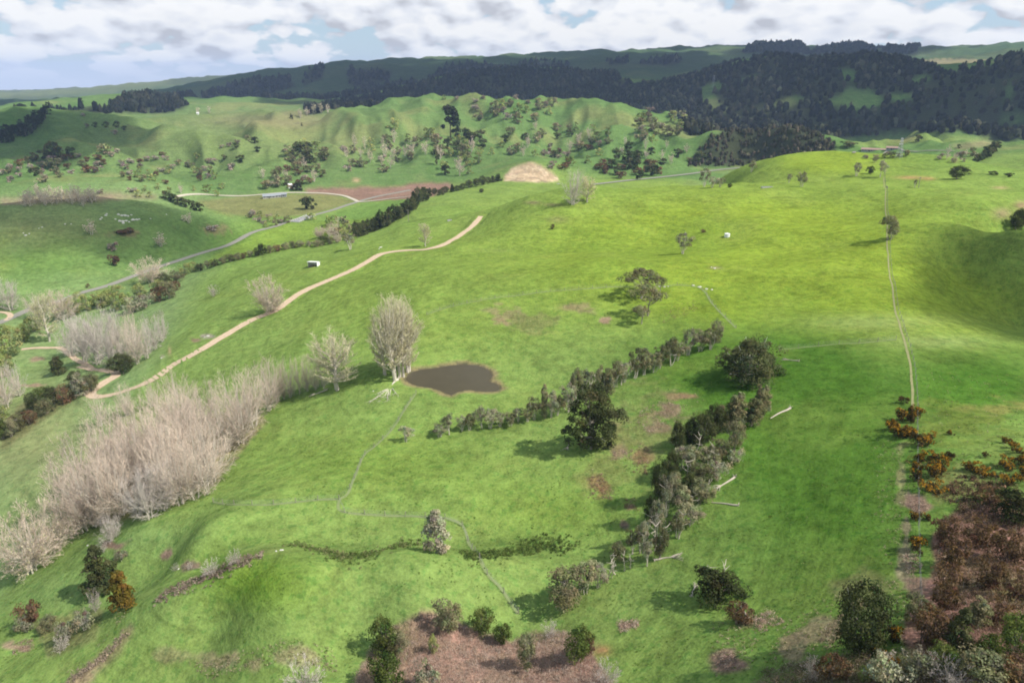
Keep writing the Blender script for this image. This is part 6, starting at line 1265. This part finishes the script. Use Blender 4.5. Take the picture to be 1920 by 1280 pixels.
def trough(px, py, L_, w, ang, label):
    p = at(px, py); o = link('water_trough', None); o.location = p; o.rotation_euler = (0, 0, ang); set_tag(o, label, 'trough')
    for s in (-1, 1):
        bx('side', o, -L_/2, L_/2, s*w/2-.06, s*w/2+.06, -.2, .62, M_CONC); bx('end', o, s*L_/2-.06, s*L_/2+.06, -w/2+.06, w/2-.06, -.2, .615, M_CONC)
    bx('water', o, -L_/2+.06, L_/2-.06, -w/2+.06, w/2-.06, -.2, .48, M_GLASS)
trough(843, 414, 2.6, 1.5, .3, 'pale concrete trough above the end of the clay track')
trough(1438, 352, 7.0, 2.2, .1, 'long white concrete trough behind the bright crest')
trough(1047, 345, 3.5, 2.0, .2, 'pale trough at the right foot of the quarry')
trough(1790, 318, 3.0, 1.6, .2, 'pale trough above the single dark round tree')
def house(px, py, face, wings, label, wallm=M_WALL, roofm=M_GREYR):
    o = base_thing('farmhouse' if wallm is M_WALL else 'barn', px, py, face, label, 'house' if wallm is M_WALL else 'barn')
    for cx, cy, L_, D, h, rh in wings:
        bx('wall', o, cx-L_/2, cx+L_/2, cy-D/2, cy+D/2, -1.5, h, wallm)
        rf = prism('roof', o, [(cy-D/2-.6, h-.12), (cy+D/2+.6, h-.12), (cy+D/2+.6, h+.08), (cy, h+rh), (cy-D/2-.6, h+.08)], cx-L_/2-.5, cx+L_/2+.5, roofm)
        for g in np.arange(cx-L_/2+1.6, cx+L_/2-1, 3.2):
            w = bx('window', o, g-.7, g+.7, cy-D/2-.06, cy-D/2-.003, .9, 2.1, M_CONC); bx('pane', w, g-.58, g+.58, cy-D/2-.09, cy-D/2-.063, 1.02, 1.98, M_GLASS)
    c = wings[0]; bx('door', o, c[0]-.5, c[0]+.5, c[1]-c[3]/2-.05, c[1]-c[3]/2-.004, 0, 2.05, M_GLASS)
house(505, 371, (500, 400), [(0, 0, 13, 8, 2.4, 2.4), (9.6, 2.2, 6, 8, 2.5, 2.2)], 'grey roofed farmhouse on the valley floor behind the pale paddock')
house(528, 369, (520, 400), [(0, 0, 11, 7, 3.0, 1.6)], 'grey roofed outbuilding right of the farmhouse', M_GREYR, M_GREYR)
house(548, 352, (540, 380), [(0, 0, 8, 6, 3.2, 1.8)], 'pale gabled shed among trees above the farmhouse', M_WHITE, M_WHITE)
house(1630, 284, (1600, 320), [(0, 0, 18, 8, 2.4, 1.8), (15, 1, 10, 8, 2.4, 1.6)], 'long rusty roofed barn on the far flat', M_GREYR, M_REDR)
house(1672, 281, (1650, 320), [(0, 0, 12, 8, 2.4, 1.6)], 'shorter rusty roofed barn right of the long one', M_GREYR, M_REDR)
house(371, 214, (371, 240), [(0, 0, 4.5, 3.5, 2.0, 1.2)], 'tiny white house on the left skyline', M_WHITE, M_WHITE)
def bridge():
    a = at(552, 417); b = at(586, 404); d = b-a; L_ = d.length*.95; o = link('road_bridge', None); o.location = (a+b)/2; o.rotation_euler = (0, -math.asin(max(-1, min(1, d.z/d.length))), math.atan2(d.y, d.x)); set_tag(o, 'white railed concrete bridge where the valley road crosses the stream', 'bridge')
    bx('deck', o, -L_/2, L_/2, -4.6, 4.6, -.9, .3, M_DECK)
    for s in (-1, 1):
        bx('railing', o, -L_/2, L_/2, s*4.35-.12, s*4.35+.12, .95, 1.35, M_CONC)
        for x in np.linspace(-L_/2+.3, L_/2-.3, 9): bx('post', o, x-.14, x+.14, s*4.35-.1, s*4.35+.1, .3, .95, M_WHITE)
bridge()
def pylon(px, py, hpx, label):
    p = at(px, py); h = hpx*mpp(p); o = link('power_pylon', None); o.location = p; o.rotation_euler = (0, 0, .5); set_tag(o, label, 'pylon', None); b = h*.13; t = h*.03
    for sx in (-1, 1):
        for sy in (-1, 1): link('leg', make_mesh('leg', *[x if i == 0 else [x] for i, x in enumerate(tubes([[sx*b, sy*b, -1]], [[sx*t, sy*t, h]], .13, .08, 4))], [M_STEEL]), o)
    br = Parts()
    for k in range(7):
        z0, z1 = h*k/7, h*(k+1)/7; r0, r1 = b+(t-b)*k/7, b+(t-b)*(k+1)/7
        for (ax, ay), (cx, cy) in (((-1, -1), (1, -1)), ((1, -1), (1, 1)), ((1, 1), (-1, 1)), ((-1, 1), (-1, -1))):
            br.add(*tubes([[ax*r0, ay*r0, z0], [cx*r0, cy*r0, z0], [ax*r1, ay*r1, z1]], [[cx*r1, cy*r1, z1], [ax*r1, ay*r1, z1], [cx*r1, cy*r1, z1]], .05, .05, 3))
    bo = link('bracing', br.mesh('bracing', [M_STEEL]), o)
    for z, w in ((.68, .17), (.82, .14), (.94, .11)):
        c = Parts(); c.add(*tubes([[-w*h, 0, z*h], [w*h, 0, z*h]], [[0, 0, z*h+.05*h], [0, 0, z*h+.05*h]], .13, .13, 4)); c.add(*tubes([[-w*h, 0, z*h]], [[w*h, 0, z*h]], .13, .13, 4)); link('crossarm', c.mesh('crossarm', [M_STEEL]), o)
pylon(1685, 296, 36, 'steel lattice pylon behind the right rise'); pylon(1337, 165, 22, 'far steel pylon on the forest clearing ridge'); pylon(1453, 226, 16, 'far steel pylon above the rounded bush hill')
def pole(px, py, hpx, label):
    p = at(px, py); h = hpx*mpp(p); o = link('power_pole', None); o.location = p; set_tag(o, label, 'pole')
    V, q = tubes([[0, 0, -1]], [[0, 0, h]], .19, .13, 8); link('shaft', make_mesh('shaft', np.concatenate([V, [[0, 0, h+.05]]]), [np.array([[8+i, 8+(i+1) % 8, 16] for i in range(8)]), q], [M_POST]), o)
    bx('crossarm', o, -1.1, 1.1, .15, .27, h-.7, h-.55, M_POST)
    for x in (-.95, -.35, .35, .95): bx('insulator', o, x-.05, x+.05, .16, .26, h-.55, h-.35, M_CONC)
pole(766, 415, 22, 'grey power pole in front of the dark shelterbelt'); pole(1722, 352, 20, 'pale power pole on the right rise'); pole(1310, 395, 0.01, 'x') if False else None
